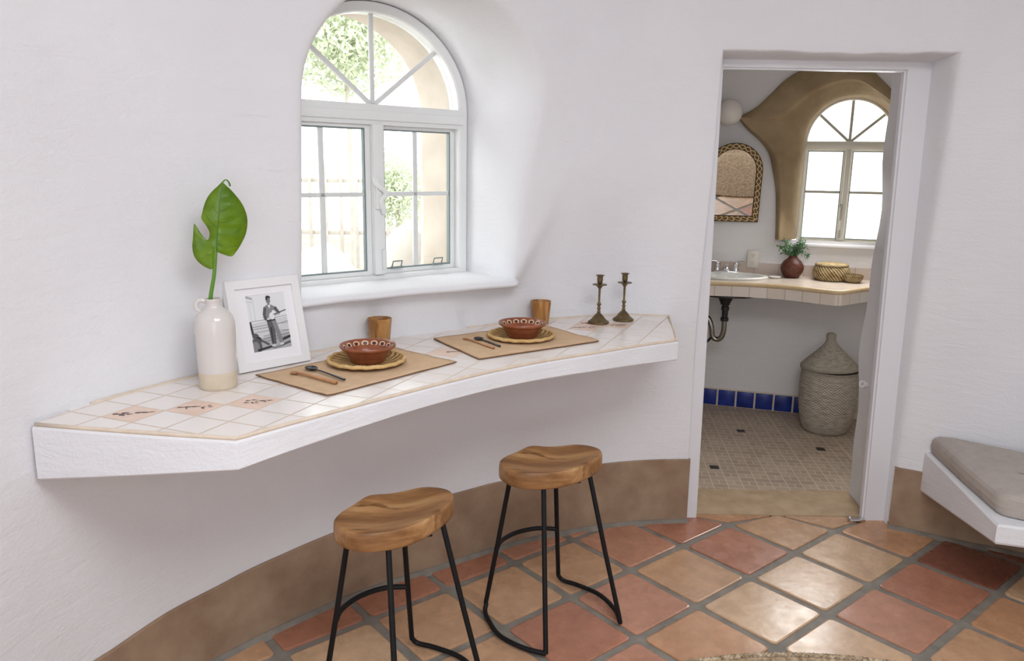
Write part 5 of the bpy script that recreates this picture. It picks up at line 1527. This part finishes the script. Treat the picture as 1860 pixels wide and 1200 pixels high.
def hamper():
    t = thing('laundry_hamper', 'tall grey woven hamper with a pointed lid on the bathroom floor', 'hamper', (1.928, 4.560, 0.0005))
    def ribs(P, per=3):                                              # coiled rows show as small ridges
        Q = catmull(P, per); return [(p[0] + (0.0012 if k % 2 else -0.0006), p[1]) for k, p in enumerate(Q)]
    body = [(0.118, 0.0), (0.130, 0.012), (0.146, 0.055), (0.158, 0.12), (0.165, 0.19), (0.167, 0.26), (0.165, 0.33), (0.161, 0.385)]
    mb = MB(); mb.lathe([(0.0, 0.0)] + ribs(body, 5) + [(0.156, 0.385), (0.15, 0.37), (0.0, 0.36)], 64); mb.build('hamper_body', M_HAMPER, t, smooth=60)
    lid = [(0.166, 0.383), (0.168, 0.392), (0.165, 0.402), (0.140, 0.428), (0.105, 0.462), (0.070, 0.496), (0.044, 0.524), (0.031, 0.545), (0.027, 0.562), (0.029, 0.578), (0.026, 0.592), (0.014, 0.600)]
    mb = MB(); mb.lathe([(0.0, 0.384)] + ribs(lid, 4) + [(0.0, 0.602)], 64); lo = mb.build('lid', M_HAMPER, t, smooth=60); lo.rotation_euler = (math.radians(-1.5), math.radians(-2.0), 0); lo.location = (0.012, 0.0, 0.006)
    mb = MB(); n = 90; mb.tube([(0.1665 * math.cos(2 * math.pi * k / n), 0.1665 * math.sin(2 * math.pi * k / n), 0.383 + 0.002 * math.sin(k * 2.1)) for k in range(n)], 0.0045, 6, True); mb.build('rim_binding', M_HAMPER, t, smooth=180)
hamper()

def wall_mirror():
    rt = bpt(-0.222, 1.23, -0.03)
    t = thing('arched_mirror', 'arched mirror with carved brass pattern frame on the bathroom wall', 'mirror', tuple(rt), BA + math.radians(6))
    tilt = math.radians(-12.5)                                       # hangs leaning into the room
    a, h = 0.172, 0.322; fw = 0.040; ry = 0.175
    def outl(e): return [(a - e, 0 + e)] + [((a - e) * math.cos(math.radians(k * 6)), h + (ry - e) * math.sin(math.radians(k * 6))) for k in range(31)] + [(-(a - e), 0 + e)]
    ct, st_ = math.cos(tilt), math.sin(tilt)
    def T(x, y, z): return (x, y * ct - (-z) * st_ * -1 * -1 if False else y + z * st_, z * ct)
    mb = MB(); n = 33
    ring = lambda e, y: [T(p[0], y, p[1]) for p in outl(e)]
    loops = [ring(0.0, 0.012), ring(0.0, -0.008), ring(0.004, -0.012), ring(fw - 0.004, -0.012), ring(fw, -0.008), ring(fw, 0.008)]
    O = outl(fw / 2); Ls = [0]
    for p, q in zip(O[:-1], O[1:]): Ls.append(Ls[-1] + math.dist(p, q))
    Ls.append(Ls[-1] + math.dist(O[-1], O[0]))
    for li, (A, B) in enumerate(zip(loops[:-1], loops[1:])):
        mi = 0 if li == 2 else 1
        for i in range(n):
            j = (i + 1) % n
            uv = ((Ls[i], 0), (Ls[i + 1], 0), (Ls[i + 1], 1), (Ls[i], 1)) if li == 2 else None
            mb.add([A[i], A[j], B[j], B[i]], [(0, 1, 2, 3)], mi, [uv])
    mb.build('frame', [M_CARVED, M_DARKWOOD], t, smooth=30)
    mb = MB(); G = ring(fw - 0.003, -0.003); mb.add(G, [tuple(range(n))]); mb.add(ring(0.003, 0.010), [tuple(range(n))]); mb.build('mirror_glass', M_MIRROR, t, smooth=0)
wall_mirror()

t = thing('globe_lamp', 'round white glass globe lamp on the bathroom wall above the mirror', 'lamp', tuple(bpt(-0.268, 1.90, -0.07)), BA)
mb = MB(); mb.lathe([(0.0, -0.080)] + [(0.080 * math.cos(math.radians(k)), 0.080 * math.sin(math.radians(k))) for k in range(-80, 81, 8)] + [(0.0, 0.080)], 40); mb.build('lamp_shade', M_GLOBE, t, smooth=180)
mb = MB(); mb.tube([(0, 0.055, 0), (0, 0.072, 0)], 0.045, 28); mb.build('wall_plate', M_TRIM, t)

t = thing('wall_outlet', 'ivory double power outlet on the bathroom wall above the vanity', 'outlet', tuple(bpt(-0.062, 0.995, -0.016)), BA)
mb = MB(); mb.box((0, 0, 0), (0.070, 0.007, 0.112), 0.003); mb.box((0, 0.008, 0), (0.05, 0.012, 0.09)); mb.build('cover_plate', M_PLATE, t)
for z in (0.024, -0.024):
    mb = MB(); mb.tube([(0, -0.0025, z), (0, -0.0055, z)], 0.0165, 18); so = mb.build('socket', M_PLATE, t)
    mb = MB()
    for dx in (-0.006, 0.006): mb.box((dx, -0.0056, z + 0.004), (0.0022, 0.001, 0.009))
    mb.box((0, -0.0056, z - 0.008), (0.004, 0.001, 0.004)); mb.build('slots', M_SLOT, so, smooth=0)
